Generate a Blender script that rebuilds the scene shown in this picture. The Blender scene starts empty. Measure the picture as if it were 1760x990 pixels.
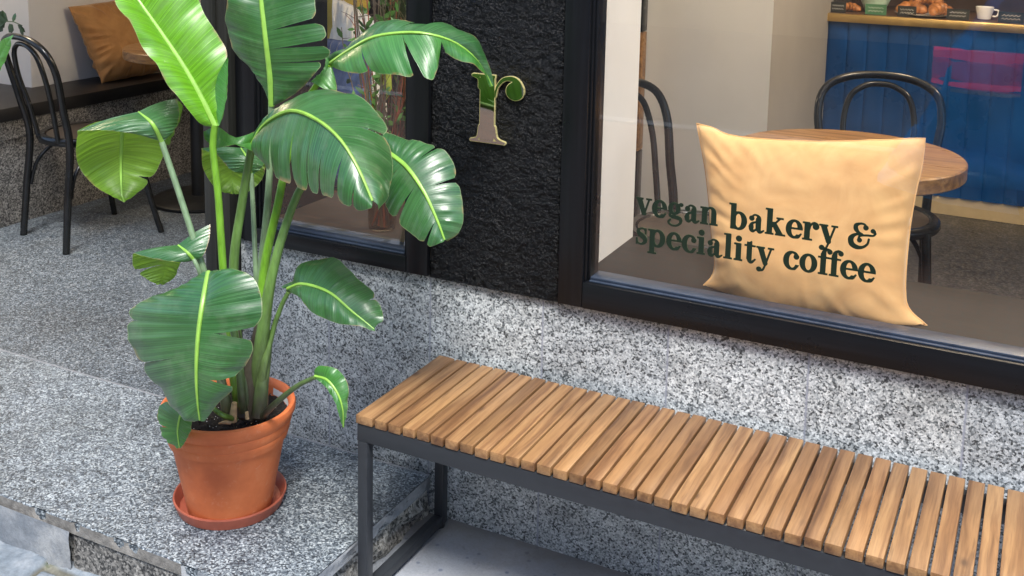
import bpy, bmesh, math, random
import numpy as np
from mathutils import Vector, Matrix, noise
R = math.radians
scene = bpy.context.scene
# ------------------------------------------------------------------ camera
F_PX, CX, CY, W, H = 1861.787, 880.0, 104.4, 1760.0, 990.0
yaw, pit, rol = -0.46290234, -0.14527694, 0.02020428
fw = Vector((math.sin(yaw)*math.cos(pit), math.cos(yaw)*math.cos(pit), math.sin(pit)))
rt = fw.cross(Vector((0, 0, 1))).normalized(); up = rt.cross(fw)
r2 = rt*math.cos(rol)+up*math.sin(rol); u2 = -rt*math.sin(rol)+up*math.cos(rol)
EYE = Vector((0, 0, 1.57))
cam = bpy.data.cameras.new('camera'); camo = bpy.data.objects.new('camera', cam)
scene.collection.objects.link(camo)
camo.matrix_world = Matrix(((r2.x, u2.x, -fw.x, EYE.x), (r2.y, u2.y, -fw.y, EYE.y), (r2.z, u2.z, -fw.z, EYE.z), (0, 0, 0, 1)))
cam.sensor_fit = 'HORIZONTAL'; cam.sensor_width = 36.0; cam.lens = 36.0*F_PX/W
cam.shift_x = 0; cam.shift_y = -(H/2-CY)/W
cam.clip_start = 0.05; cam.clip_end = 400
scene.camera = camo
# ------------------------------------------------------------------ sky, sun, exposure
SUN_EL, SUN_AZ = 60.0, 30.0        # azimuth: degrees from the street-side normal towards the right
sd = Vector((math.sin(R(SUN_AZ))*math.cos(R(SUN_EL)), -math.cos(R(SUN_AZ))*math.cos(R(SUN_EL)), math.sin(R(SUN_EL))))
w = bpy.data.worlds.new("World"); scene.world = w; w.use_nodes = True
nt = w.node_tree; bg = nt.nodes['Background']
sky = nt.nodes.new('ShaderNodeTexSky'); sky.sky_type = 'NISHITA'; sky.sun_disc = False
sky.sun_elevation = R(SUN_EL); sky.sun_rotation = math.atan2(sd.x, sd.y)
sky.air_density = 1.0; sky.dust_density = 1.0; sky.ozone_density = 1.0
nt.links.new(sky.outputs[0], bg.inputs[0]); bg.inputs[1].default_value = 0.125
sl = bpy.data.lights.new('sun', 'SUN'); sl.energy = 2.4; sl.angle = R(18); sl.color = (1, .97, .92)
so = bpy.data.objects.new('sun', sl); scene.collection.objects.link(so)
so.rotation_euler = (-sd).to_track_quat('-Z', 'Y').to_euler()
scene.view_settings.view_transform = 'Standard'; scene.view_settings.look = 'None'
scene.view_settings.gamma = 1; scene.view_settings.use_curve_mapping = False
scene.view_settings.exposure = 1.32
scene.render.engine = 'CYCLES'
scene.cycles.max_bounces = 10; scene.cycles.diffuse_bounces = 5; scene.cycles.transparent_max_bounces = 12
scene.cycles.use_denoising = True

# ------------------------------------------------------------------ helpers
def at(px, py, Y):
    """the point of the plane y=Y seen at a pixel of the photograph"""
    d = r2*((px-CX)/F_PX)+u2*(-(py-CY)/F_PX)+fw
    return EYE+d*(Y/d.y)
def link(o, parent=None):
    scene.collection.objects.link(o)
    if parent:
        o.parent = parent
        o.matrix_parent_inverse = parent.matrix_basis.inverted()
    return o
def tag(o, label=None, cat=None, group=None, kind=None):
    if label: o['label'] = label
    if cat: o['category'] = cat
    if group: o['group'] = group
    if kind: o['kind'] = kind
    return o
def empty(name, loc=(0, 0, 0), rz=0):
    o = bpy.data.objects.new(name, None); o.location = loc; o.rotation_euler = (0, 0, rz)
    o.empty_display_size = .05
    bpy.context.scene.collection.objects.link(o); return o
def thing(name, label, cat, loc=(0, 0, 0), group=None):
    return tag(empty(name, loc), label, cat, group)
def crom(pts, n):
    P = [Vector(p) for p in pts]
    if len(P) == 2: return [P[0].lerp(P[1], i/(n-1)) for i in range(n)]
    seg = [0]
    for a, b in zip(P, P[1:]): seg.append(seg[-1]+max(1e-6, (b-a).length))
    tot = seg[-1]; out = []
    Q = [P[0]*2-P[1]]+P+[P[-1]*2-P[-2]]
    k = 0
    for i in range(n):
        s = tot*i/(n-1)
        while k < len(P)-2 and s > seg[k+1]: k += 1
        t = (s-seg[k])/(seg[k+1]-seg[k]); t = min(1, max(0, t))
        a, b, c, d = Q[k], Q[k+1], Q[k+2], Q[k+3]
        out.append(0.5*((2*b)+(c-a)*t+(2*a-5*b+4*c-d)*t*t+(3*b-a-3*c+d)*t*t*t))
    return out
class MB:
    def __init__(s): s.v = []; s.f = []; s.m = []; s.smooth = []; s.uv = {}
    def add(s, vs, fs, mi=0, sm=False, uvs=None):
        b = len(s.v); s.v += [tuple(v) for v in vs]
        for i, f in enumerate(fs):
            if uvs: s.uv[len(s.f)] = [uvs[j] for j in f]
            s.f.append([b+j for j in f]); s.m.append(mi); s.smooth.append(sm)
    def box(s, x0, x1, y0, y1, z0, z1, mi=0):
        vs = [(x, y, z) for x in (x0, x1) for y in (y0, y1) for z in (z0, z1)]
        s.add(vs, [(0, 1, 3, 2), (4, 6, 7, 5), (0, 4, 5, 1), (2, 3, 7, 6), (0, 2, 6, 4), (1, 5, 7, 3)], mi)
    def tube(s, pts, rad, n=10, mi=0, cap=True, flat=1.0, steps=None, closed=False):
        P = crom(pts, steps or max(2, len(pts)*6)) if steps != 0 else [Vector(p) for p in pts]
        N = len(P)
        if not hasattr(rad, '__len__'): rad = [rad]*2
        rr = [np.interp(i/(N-1), np.linspace(0, 1, len(rad)), rad) for i in range(N)]
        T = [(P[min(i+1, N-1)]-P[max(i-1, 0)]).normalized() for i in range(N)]
        nrm = T[0].orthogonal().normalized(); vs = []
        for i in range(N):
            if i: 
                q = T[i-1].rotation_difference(T[i]); nrm = (q @ nrm); nrm = (nrm-T[i]*nrm.dot(T[i])).normalized()
            bn = T[i].cross(nrm)
            for k in range(n):
                a = 2*math.pi*k/n
                vs.append(P[i]+nrm*math.cos(a)*rr[i]+bn*math.sin(a)*rr[i]*flat)
        fs = []
        for i in range(N-1):
            for k in range(n):
                fs.append((i*n+k, i*n+(k+1) % n, (i+1)*n+(k+1) % n, (i+1)*n+k))
        if cap: fs += [tuple(range(n))[::-1], tuple((N-1)*n+k for k in range(n))]
        s.add(vs, fs, mi, True)
    def lathe(s, prof, c=(0, 0, 0), n=64, mi=0, jit=0):
        vs = []
        for r, z in prof:
            for k in range(n):
                a = 2*math.pi*k/n
                vs.append((c[0]+r*math.cos(a), c[1]+r*math.sin(a), c[2]+z))
        fs = []
        for i in range(len(prof)-1):
            for k in range(n):
                fs.append((i*n+k, i*n+(k+1) % n, (i+1)*n+(k+1) % n, (i+1)*n+k))
        if prof[0][0] > 1e-5: fs.append(tuple(range(n))[::-1])
        if prof[-1][0] > 1e-5: fs.append(tuple((len(prof)-1)*n+k for k in range(n)))
        s.add(vs, fs, mi, True)
    def build(s, name, mats, parent=None, bevel=0, auto=True, merge=False, bseg=2):
        me = bpy.data.meshes.new(name); me.from_pydata(s.v, [], s.f)
        if not isinstance(mats, (list, tuple)): mats = [mats]
        for m in mats: me.materials.append(m)
        for p, mi, sm in zip(me.polygons, s.m, s.smooth): p.material_index = mi; p.use_smooth = sm
        if s.uv:
            ul = me.uv_layers.new(name='UVMap')
            for pi, us in s.uv.items():
                for li, u in zip(me.polygons[pi].loop_indices, us): ul.data[li].uv = u
        bm = bmesh.new(); bm.from_mesh(me)
        if merge: bmesh.ops.remove_doubles(bm, verts=bm.verts, dist=1e-5)
        if not merge and not s.uv: bmesh.ops.recalc_face_normals(bm, faces=bm.faces)
        if bevel:
            es = [e for e in bm.edges if len(e.link_faces) == 2 and e.calc_face_angle(0) > .6]
            bmesh.ops.bevel(bm, geom=es, offset=bevel, segments=bseg, affect='EDGES', profile=.5)
            for f in bm.faces: f.smooth = True
        bm.to_mesh(me); bm.free()
        if bevel or any(s.smooth):
            try: me.set_sharp_from_angle(angle=R(38))
            except Exception: pass
        o = bpy.data.objects.new(name, me)
        return link(o, parent)

# ------------------------------------------------------------------ materials
def newmat(name):
    m = bpy.data.materials.new(name); m.use_nodes = True
    nt = m.node_tree; b = nt.nodes['Principled BSDF']; return m, nt, b
def N(nt, t, **kw):
    n = nt.nodes.new(t)
    for k, v in kw.items():
        if k.startswith('i_'):
            key = k[2:]; n.inputs[int(key) if key.isdigit() else key].default_value = v
        else: setattr(n, k, v)
    return n
def ramp(nt, fac, stops, interp='LINEAR'):
    r = nt.nodes.new('ShaderNodeValToRGB'); r.color_ramp.interpolation = interp
    e = r.color_ramp.elements
    while len(e) < len(stops): e.new(0.5)
    for i, (p, c) in enumerate(stops):
        e[i].position = p; e[i].color = (c[0], c[1], c[2], 1) if hasattr(c, '__len__') else (c, c, c, 1)
    nt.links.new(fac, r.inputs[0]); return r.outputs[0]
def coords(nt, scale=(1, 1, 1), kind='Object', loc=None):
    tc = nt.nodes.new('ShaderNodeTexCoord'); mp = nt.nodes.new('ShaderNodeMapping')
    mp.inputs['Scale'].default_value = scale
    nt.links.new(tc.outputs[kind], mp.inputs[0]); return mp.outputs[0]
def noisef(nt, vec, scale, detail=4, rough=.55, dist=0):
    n = N(nt, 'ShaderNodeTexNoise'); n.inputs['Scale'].default_value = scale; n.inputs['Detail'].default_value = detail
    n.inputs['Roughness'].default_value = rough; n.inputs['Distortion'].default_value = dist
    nt.links.new(vec, n.inputs['Vector']); return n.outputs[0]
def mixc(nt, fac, a, b, mode='MIX'):
    n = nt.nodes.new('ShaderNodeMix'); n.data_type = 'RGBA'; n.blend_type = mode
    for sock, val in ((0, fac), (6, a), (7, b)):
        if isinstance(val, bpy.types.NodeSocket): nt.links.new(val, n.inputs[sock])
        elif sock == 0: n.inputs[0].default_value = val
        else: n.inputs[sock].default_value = (val[0], val[1], val[2], 1) if hasattr(val, '__len__') else (val, val, val, 1)
    return n.outputs[2]
def bump(nt, b, h, strength=.3, dist=.002, prev=None):
    n = nt.nodes.new('ShaderNodeBump'); n.inputs['Strength'].default_value = strength; n.inputs['Distance'].default_value = dist
    nt.links.new(h, n.inputs['Height'])
    if prev: nt.links.new(prev, n.inputs['Normal'])
    nt.links.new(n.outputs[0], b.inputs['Normal']); return n.outputs[0]
def mathn(nt, op, a, b=None):
    n = nt.nodes.new('ShaderNodeMath'); n.operation = op
    for i, v in enumerate((a, b)):
        if v is None: continue
        if isinstance(v, bpy.types.NodeSocket): nt.links.new(v, n.inputs[i])
        else: n.inputs[i].default_value = v
    return n.outputs[0]

def plain(name, col, rough=.5, metal=0, var=.12, nscale=20, bs=0, bd=.001, spec=.5, bscale=None):
    m, nt, b = newmat(name)
    v = coords(nt)
    n = noisef(nt, v, nscale, 5)
    lo = [c*(1-var) for c in col]; hi = [min(1, c*(1+var)) for c in col]
    nt.links.new(ramp(nt, n, [(.3, lo), (.7, hi)]), b.inputs['Base Color'])
    rr = ramp(nt, n, [(.3, max(0, rough-.06)), (.7, min(1, rough+.06))])
    nt.links.new(rr, b.inputs['Roughness']); b.inputs['Metallic'].default_value = metal
    b.inputs['Specular IOR Level'].default_value = spec
    if bs: bump(nt, b, noisef(nt, v, bscale or nscale*4, 4), bs, bd)
    return m

def granite(name, grain, cols, stops, blot=.25, tint=(1, 1, 1), rough=.55, bs=.15, seams=None, seamcol=.35, stain=(.62, .58, .5), stainamt=.35, wavy=True):
    """speckled granite; cells of feldspar / quartz / mica"""
    m, nt, b = newmat(name)
    v = coords(nt)
    if wavy:
        nn = N(nt, 'ShaderNodeTexNoise'); nn.inputs['Scale'].default_value = grain*1.3; nn.inputs['Detail'].default_value = 2
        nt.links.new(v, nn.inputs['Vector'])
        vm = nt.nodes.new('ShaderNodeVectorMath'); vm.operation = 'MULTIPLY_ADD'
        nt.links.new(nn.outputs['Color'], vm.inputs[0]); vm.inputs[1].default_value = (1.1/grain,)*3; nt.links.new(v, vm.inputs[2])
        vv = vm.outputs[0]
    else: vv = v
    vo = N(nt, 'ShaderNodeTexVoronoi'); vo.inputs['Scale'].default_value = grain; nt.links.new(vv, vo.inputs['Vector'])
    sp = nt.nodes.new('ShaderNodeSeparateColor'); nt.links.new(vo.outputs['Color'], sp.inputs[0])
    big = noisef(nt, v, grain*.22, 3)
    f = mathn(nt, 'ADD', sp.outputs[0], mathn(nt, 'MULTIPLY', mathn(nt, 'SUBTRACT', big, .5), .55))
    c = ramp(nt, f, list(zip(stops, cols)))
    vo2 = N(nt, 'ShaderNodeTexVoronoi'); vo2.inputs['Scale'].default_value = grain*2.3; nt.links.new(vv, vo2.inputs['Vector'])
    sp2 = nt.nodes.new('ShaderNodeSeparateColor'); nt.links.new(vo2.outputs['Color'], sp2.inputs[0])
    c = mixc(nt, .8, c, ramp(nt, sp2.outputs[1], [(.0, .55), (.22, .85), (.55, 1.0), (1, 1.2)]), 'MULTIPLY')
    lg = noisef(nt, v, 3.1, 4, .6)
    c = mixc(nt, ramp(nt, lg, [(.42, 0), (.72, stainamt)]), c, mixc(nt, 1, c, stain, 'MULTIPLY'))
    md = noisef(nt, v, 17, 5, .65, .8)
    c = mixc(nt, 1.0, c, ramp(nt, md, [(.32, .72), (.5, 1.0), (.68, 1.12)]), 'MULTIPLY')
    c = mixc(nt, 1.0, c, tint, 'MULTIPLY')
    if seams:
        tc = nt.nodes.new('ShaderNodeTexCoord'); sx = nt.nodes.new('ShaderNodeSeparateXYZ'); nt.links.new(tc.outputs['Object'], sx.inputs[0])
        x0, pitch = seams
        fr = mathn(nt, 'FRACT', mathn(nt, 'DIVIDE', mathn(nt, 'SUBTRACT', sx.outputs[0], x0), pitch))
        d = mathn(nt, 'MULTIPLY', mathn(nt, 'MINIMUM', fr, mathn(nt, 'SUBTRACT', 1.0, fr)), pitch)
        wob = mathn(nt, 'MULTIPLY', mathn(nt, 'SUBTRACT', noisef(nt, v, 40, 2), .5), .0012)
        sm = ramp(nt, mathn(nt, 'ADD', d, wob), [(.0010, 1), (.0026, 0)])
        # every slab its own tone
        idx = mathn(nt, 'FLOOR', mathn(nt, 'DIVIDE', mathn(nt, 'SUBTRACT', sx.outputs[0], x0), pitch))
        wn = N(nt, 'ShaderNodeTexWhiteNoise', noise_dimensions='1D'); nt.links.new(idx, wn.inputs['W'])
        c = mixc(nt, 1.0, c, ramp(nt, wn.outputs[0], [(0, (.86, .87, .88)), (1, (1.06, 1.05, 1.03))]), 'MULTIPLY')
        c = mixc(nt, sm, c, (seamcol*.75, seamcol*.8, seamcol*.95))
        hgt = mathn(nt, 'SUBTRACT', 1.0, sm)
    nt.links.new(c, b.inputs['Base Color'])
    b.inputs['Roughness'].default_value = rough
    pn = bump(nt, b, noisef(nt, v, grain*1.5, 4), bs, .002)
    if seams: bump(nt, b, hgt, .5, .001, pn)
    return m

M = {}
M['wall_granite'] = granite('wall_granite', 260, [(.045, .05, .055), (.14, .155, .165), (.34, .36, .375), (.50, .515, .525), (.70, .71, .715)], [0.03, .17, .36, .60, .95],
                            seams=(-1.3390, .3125), tint=(.97, 1.0, 1.01), rough=.4, bs=.08, stainamt=.5, stain=(.66, .63, .58))
M['floor_granite'] = granite('floor_granite', 250, [(.028, .034, .042), (.068, .082, .10), (.138, .158, .180), (.245, .272, .298), (.43, .46, .48)], [0.08, .3, .52, .78, 1.0],
                             rough=.5, bs=.5, stainamt=.6, stain=(.6, .6, .58), tint=(1.02, 1.05, 1.05))
M['shaded_entry_granite'] = granite('shaded_entry_granite', 240, [(.015, .020, .027), (.040, .052, .065), (.086, .106, .127), (.16, .188, .212), (.30, .335, .36)], [0.08, .3, .52, .78, 1.0], rough=.5, bs=.4, stainamt=.6, stain=(.62, .58, .55))  # floor granite toned darker: shade of the entrance recess put into the colour
M['dark_granite'] = granite('dark_granite', 190, [(.03, .03, .03), (.09, .088, .085), (.165, .16, .15), (.25, .24, .225), (.38, .365, .34)], [0.08, .3, .5, .75, 1.0], rough=.55, bs=.2)
M['rough_stone'] = granite('rough_stone', 140, [(.08, .08, .075), (.2, .195, .18), (.34, .33, .3), (.45, .44, .41), (.58, .57, .54)], [0.05, .25, .45, .7, 1.0], rough=.8, bs=.9, stainamt=.7)

def m_smoothstone():
    m, nt, b = newmat('weathered_stone'); v = coords(nt)
    n1 = noisef(nt, v, 9, 7, .65); n2 = noisef(nt, v, 60, 6, .7)
    c = ramp(nt, n1, [(.3, (.15, .175, .205)), (.5, (.25, .27, .295)), (.7, (.40, .41, .415))])
    c = mixc(nt, .5, c, ramp(nt, n2, [(.3, .5), (.6, 1.0), (.8, 1.2)]), 'MULTIPLY')
    nt.links.new(c, b.inputs['Base Color']); b.inputs['Roughness'].default_value = .8
    bump(nt, b, n2, .6, .004); return m
M['weathered_stone'] = m_smoothstone()

def m_concrete():
    m, nt, b = newmat('pavement_concrete'); v = coords(nt)
    n1 = noisef(nt, v, 4, 8, .65); n2 = noisef(nt, v, 140, 5, .7); n3 = noisef(nt, v, 22, 5, .6, 1.0)
    c = ramp(nt, n1, [(.3, (.21, .23, .265)), (.52, (.30, .32, .355)), (.72, (.38, .39, .41))])
    c = mixc(nt, .6, c, ramp(nt, n2, [(.3, .72), (.5, 1.0), (.75, 1.12)]), 'MULTIPLY')
    c = mixc(nt, ramp(nt, n3, [(.62, 0), (.72, .5)]), c, (.13, .14, .16))
    vo = N(nt, 'ShaderNodeTexVoronoi'); vo.inputs['Scale'].default_value = 26; nt.links.new(v, vo.inputs['Vector'])
    c = mixc(nt, ramp(nt, vo.outputs['Distance'], [(.10, .7), (.17, 0)]), c, (.10, .13, .2))
    nt.links.new(c, b.inputs['Base Color']); b.inputs['Roughness'].default_value = .75
    c2 = b.inputs['Base Color'].links[0].from_socket
    sy = nt.nodes.new('ShaderNodeSeparateXYZ'); nt.links.new(v, sy.inputs[0])
    dirt = mathn(nt, 'ADD', sy.outputs[1], mathn(nt, 'MULTIPLY', mathn(nt, 'SUBTRACT', noisef(nt, v, 16, 6, .7), .5), .22))
    c2 = mixc(nt, ramp(nt, mathn(nt, 'SUBTRACT', dirt, 1.5), [(.60, 0), (.74, .7)]), c2, (.13, .12, .105))
    c2 = mixc(nt, ramp(nt, noisef(nt, v, 2.6, 5, .6, 1.2), [(.48, 0), (.62, .4)]), c2, (.19, .2, .21))
    nt.links.new(mixc(nt, ramp(nt, noisef(nt, v, 330, 3, .8), [(.62, 0), (.70, .6)]), c2, (.10, .10, .10)), b.inputs['Base Color'])
    bump(nt, b, n2, .6, .003); return m
M['concrete'] = m_concrete()

def m_flags(name, scale, c1, c2, c3, mortar, brick=False):
    m, nt, b = newmat(name); v = coords(nt)
    if brick:
        br = N(nt, 'ShaderNodeTexBrick'); br.inputs['Scale'].default_value = 4.5; nt.links.new(v, br.inputs['Vector'])
        br.inputs['Mortar Size'].default_value = .025
        br.inputs['Color1'].default_value = (*c1, 1); br.inputs['Color2'].default_value = (*c2, 1); br.inputs['Mortar'].default_value = (*mortar, 1)
        c = br.outputs[0]; h = mathn(nt, 'SUBTRACT', 1, br.outputs[1])
    else:
        nn = N(nt, 'ShaderNodeTexNoise'); nn.inputs['Scale'].default_value = 7; nt.links.new(v, nn.inputs['Vector'])
        vm = nt.nodes.new('ShaderNodeVectorMath'); vm.operation = 'MULTIPLY_ADD'
        nt.links.new(nn.outputs['Color'], vm.inputs[0]); vm.inputs[1].default_value = (.1,)*3; nt.links.new(v, vm.inputs[2])
        vo = N(nt, 'ShaderNodeTexVoronoi', feature='DISTANCE_TO_EDGE'); vo.inputs['Scale'].default_value = scale; nt.links.new(vm.outputs[0], vo.inputs['Vector'])
        h = ramp(nt, vo.outputs['Distance'], [(.03, 0), (.12, 1)])
        n1 = noisef(nt, v, 12, 7, .65)
        c = ramp(nt, n1, [(.3, c1), (.5, c2), (.75, c3)])
        c = mixc(nt, h, ramp(nt, noisef(nt, v, 30, 5), [(.35, mortar), (.6, (.24, .235, .2)), (.75, (.12, .14, .06))]), c)
    nt.links.new(c, b.inputs['Base Color']); b.inputs['Roughness'].default_value = .8
    p = bump(nt, b, h, .9, .012); bump(nt, b, noisef(nt, v, 60, 6, .7), .5, .004, p); return m
M['lip_brown'] = plain('worn_lip', (.20, .19, .175), .8, 0, .35, 60, .6, .003)
M['slab_brown'] = plain('brown_sill', (.040, .030, .022), .55, 0, .3, 6, spec=.25)
M['flagstone'] = m_flags('flagstone', 5.2, (.22, .26, .32), (.33, .37, .43), (.5, .53, .56), (.12, .12, .09))
M['brick_paving'] = m_flags('brick_paving', 5, (.11, .065, .05), (.15, .085, .065), (.2, .1, .08), (.09, .085, .08), True)

def m_stucco():
    m, nt, b = newmat('black_stucco'); v = coords(nt)
    n1 = noisef(nt, v, 120, 6, .65, .5); n2 = noisef(nt, v, 34, 5, .6, .6); n3 = noisef(nt, v, 6, 4)
    vo = N(nt, 'ShaderNodeTexVoronoi'); vo.inputs['Scale'].default_value = 150; nt.links.new(v, vo.inputs['Vector'])
    c = ramp(nt, n3, [(.3, (.0025, .003, .004)), (.7, (.005, .005, .0055))])
    nt.links.new(c, b.inputs['Base Color'])
    b.inputs['Specular IOR Level'].default_value = .24
    nt.links.new(ramp(nt, n1, [(.35, .10), (.7, .34)]), b.inputs['Roughness'])
    h = mathn(nt, 'ADD', mathn(nt, 'MULTIPLY', n2, 1.5), n1)
    p = bump(nt, b, h, 1.0, .009); bump(nt, b, vo.outputs['Distance'], .5, .004, p); return m
M['stucco'] = m_stucco()

def m_blackpaint(name='black_paint', col=(.006, .0068, .0085), rough=.30, streak='Z'):
    m, nt, b = newmat(name)
    sc = {'Z': (60, 60, 1.2), 'X': (1.2, 60, 60), 'N': (12, 12, 12)}[streak]
    v = coords(nt, sc); n = noisef(nt, v, 1.5, 5, .6); v2 = coords(nt)
    d = noisef(nt, v2, 7, 6, .6)
    c = ramp(nt, n, [(.3, [x*.75 for x in col]), (.7, [x*1.5 for x in col])])
    c = mixc(nt, ramp(nt, noisef(nt, v2, 90, 8, .75), [(.68, 0), (.76, .35)]), c, (.12, .12, .12))
    nt.links.new(c, b.inputs['Base Color']); b.inputs['Specular IOR Level'].default_value = .28
    nt.links.new(ramp(nt, d, [(.3, rough-.08), (.7, rough+.12)]), b.inputs['Roughness'])
    bump(nt, b, n, .12, .001); return m
M['paint_z'] = m_blackpaint('black_paint_upright', streak='Z')
M['paint_x'] = m_blackpaint('black_paint_rail', streak='X')
M['post_paint'] = m_blackpaint('door_post_paint', (.022, .022, .019), .35)
M['bead'] = plain('window_bead', (.028, .04, .065), .42, 0, .2, 30)
M['bench_metal'] = plain('bench_metal', (.022, .025, .030), .42, 0, .08, 60, .08, .0004)
M['chair_black'] = plain('chair_lacquer', (.008, .009, .010), .22, 0, .3, 30, .1, .0004)
M['seat_brown'] = plain('chair_seat', (.035, .026, .02), .38, 0, .3, 12)
M['disc_black'] = plain('table_base_iron', (.012, .013, .014), .38, 0, .2, 40)
M['slab_black'] = plain('ledge_slab', (.014, .013, .013), .34, 0, .35, 6, spec=.35)
M['sill_dark'] = plain('sill_slate', (.014, .012, .011), .62, 0, .4, 5, spec=.2)
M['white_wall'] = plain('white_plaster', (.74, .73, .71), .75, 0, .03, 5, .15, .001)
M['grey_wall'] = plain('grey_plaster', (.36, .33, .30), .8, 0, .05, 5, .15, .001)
M['brown_wall'] = plain('brown_panel', (.10, .05, .025), .6, 0, .4, 3)
M['dark_room'] = plain('dark_plaster', (.10, .085, .07), .8, 0, .2, 3)
M['dark_leather'] = plain('dark_leather', (.035, .022, .016), .4, 0, .3, 8)
M['mortar'] = plain('mortar', (.21, .22, .235), .85, 0, .2, 60)
M['ceiling'] = plain('ceiling_white', (.6, .58, .55), .9, 0, .04, 4)
M['inner_floor'] = granite('inner_floor', 150, [(.015, .015, .015), (.03, .03, .03), (.055, .053, .05), (.08, .078, .075), (.12, .115, .11)], [0.08, .3, .52, .78, 1.0], rough=.4, bs=.1)
M['blue_panel'] = plain('blue_panel', (.003, .045, .17), .3, 0, .25, 4)
M['brass'] = plain('brass_trim', (.75, .52, .2), .35, 1.0, .05, 20)
M['beige'] = plain('beige_plinth', (.55, .43, .25), .6, 0, .08, 10)
M['porcelain'] = plain('porcelain', (.75, .74, .72), .2, 0, .03, 10)
M['card_black'] = plain('card_black', (.012, .014, .013), .5, 0, .1, 10)
M['card_green'] = plain('card_green', (.05, .16, .08), .5, 0, .1, 10)
M['chalk'] = plain('chalk', (.7, .7, .66), .8)
M['car_blue'] = plain('car_blue', (.03, .30, .80), .2, .1, .05, 4)
M['car_glass'] = plain('car_glass', (.01, .012, .015), .05, 0, .05, 4)
M['rubber'] = plain('rubber', (.015, .015, .015), .8)
M['alloy'] = plain('alloy', (.5, .5, .5), .3, .9)
M['soil'] = plain('soil', (.018, .013, .010), .95, 0, .6, 150, 1.0, .006)
M['perlite'] = plain('perlite', (.75, .74, .7), .9)
M['dry_sheath'] = plain('dry_sheath', (.5, .33, .17), .75, 0, .4, 60, .5, .002)
M['stem_dark'] = plain('stem_dark', (.045, .038, .028), .45, 0, .6, 14, .2, .001)
M['stem_green'] = plain('stem_green', (.13, .26, .05), .38, 0, .3, 10, .1, .001)
M['stem_bright'] = plain('stem_bright', (.19, .42, .03), .38, 0, .2, 10, .1, .001)
M['stem_grey'] = plain('stem_grey', (.20, .29, .17), .45, 0, .2, 10, .1, .001)
M['midrib'] = plain('midrib', (.25, .47, .07), .4, 0, .15, 30)
M['twig_red'] = plain('twig_red', (.22, .06, .025), .6, 0, .3, 30)
M['twig_brown'] = plain('twig_brown', (.10, .07, .045), .7, 0, .3, 30)
M['leaf_small'] = plain('leaf_small', (.09, .20, .04), .5, 0, .3, 30)
M['leaf_dark'] = plain('leaf_dark', (.02, .045, .015), .4, 0, .3, 30)
M['leaf_yellow'] = plain('leaf_yellow', (.40, .42, .04), .5, 0, .3, 30)
M['letter_green'] = plain('lettering_green', (.007, .020, .011), .32, 0, .3, 30)
M['letter_edge'] = plain('lettering_edge', (.10, .14, .07), .4, 0, .1, 30)
M['gold_edge'] = plain('gold_edge', (.80, .70, .32), .3, .5, .1, 30)
M['asphalt'] = plain('asphalt', (.05, .05, .052), .85, 0, .2, 30, .5, .004)
M['opp_wall'] = plain('facade_render', (.36, .29, .21), .85, 0, .08, 2, .2, .002)
M['opp_trim'] = plain('facade_trim', (.5, .46, .4), .8)
M['opp_glass'] = plain('facade_glass', (.03, .04, .05), .08)
M['mint'] = plain('mint_ceramic', (.45, .62, .5), .3)

def m_mirror():
    m, nt, b = newmat('mirror_face'); b.inputs['Base Color'].default_value = (.62, .62, .55, 1)
    b.inputs['Metallic'].default_value = 1; v = coords(nt)
    nt.links.new(ramp(nt, noisef(nt, v, 30, 3), [(.3, .02), (.7, .05)]), b.inputs['Roughness']); return m
M['mirror'] = m_mirror()
def m_glass(name, tint=(.97, .98, .98), boost=1.6, smear=0):
    m, nt, b = newmat(name); nt.nodes.remove(b)
    out = [n for n in nt.nodes if n.type == 'OUTPUT_MATERIAL'][0]
    lw = nt.nodes.new('ShaderNodeLayerWeight'); lw.inputs[0].default_value = .5     # Facing: the same from both sides of the pane
    f = mathn(nt, 'MINIMUM', mathn(nt, 'ADD', .045*boost, mathn(nt, 'MULTIPLY', mathn(nt, 'POWER', lw.outputs['Facing'], 5.0), .9)), 1.0)
    tr = nt.nodes.new('ShaderNodeBsdfTransparent'); tr.inputs[0].default_value = (*tint, 1)
    gl = nt.nodes.new('ShaderNodeBsdfGlossy'); gl.inputs['Roughness'].default_value = 0.0
    mx = nt.nodes.new('ShaderNodeMixShader'); nt.links.new(f, mx.inputs[0]); nt.links.new(tr.outputs[0], mx.inputs[1]); nt.links.new(gl.outputs[0], mx.inputs[2])
    last = mx.outputs[0]
    if smear:      # dust and wiped streaks on the pane
        df = nt.nodes.new('ShaderNodeBsdfDiffuse'); df.inputs[0].default_value = (.6, .62, .65, 1); v = coords(nt, (1, 1, .35)); v2 = coords(nt)
        a = ramp(nt, noisef(nt, v, 5, 6, .7, 1.5), [(.42, 0), (.75, smear)]); sp = ramp(nt, noisef(nt, v2, 150, 3, .8), [(.76, 0), (.80, .5)])
        m2 = nt.nodes.new('ShaderNodeMixShader'); nt.links.new(mathn(nt, 'ADD', a, sp), m2.inputs[0]); nt.links.new(last, m2.inputs[1]); nt.links.new(df.outputs[0], m2.inputs[2]); last = m2.outputs[0]
    nt.links.new(last, out.inputs[0]); return m
M['glass'] = m_glass('window_glass', boost=3.1, smear=.016)
M['vase_glass'] = m_glass('vase_glass', (.82, .74, .62), 1.2)

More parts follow.
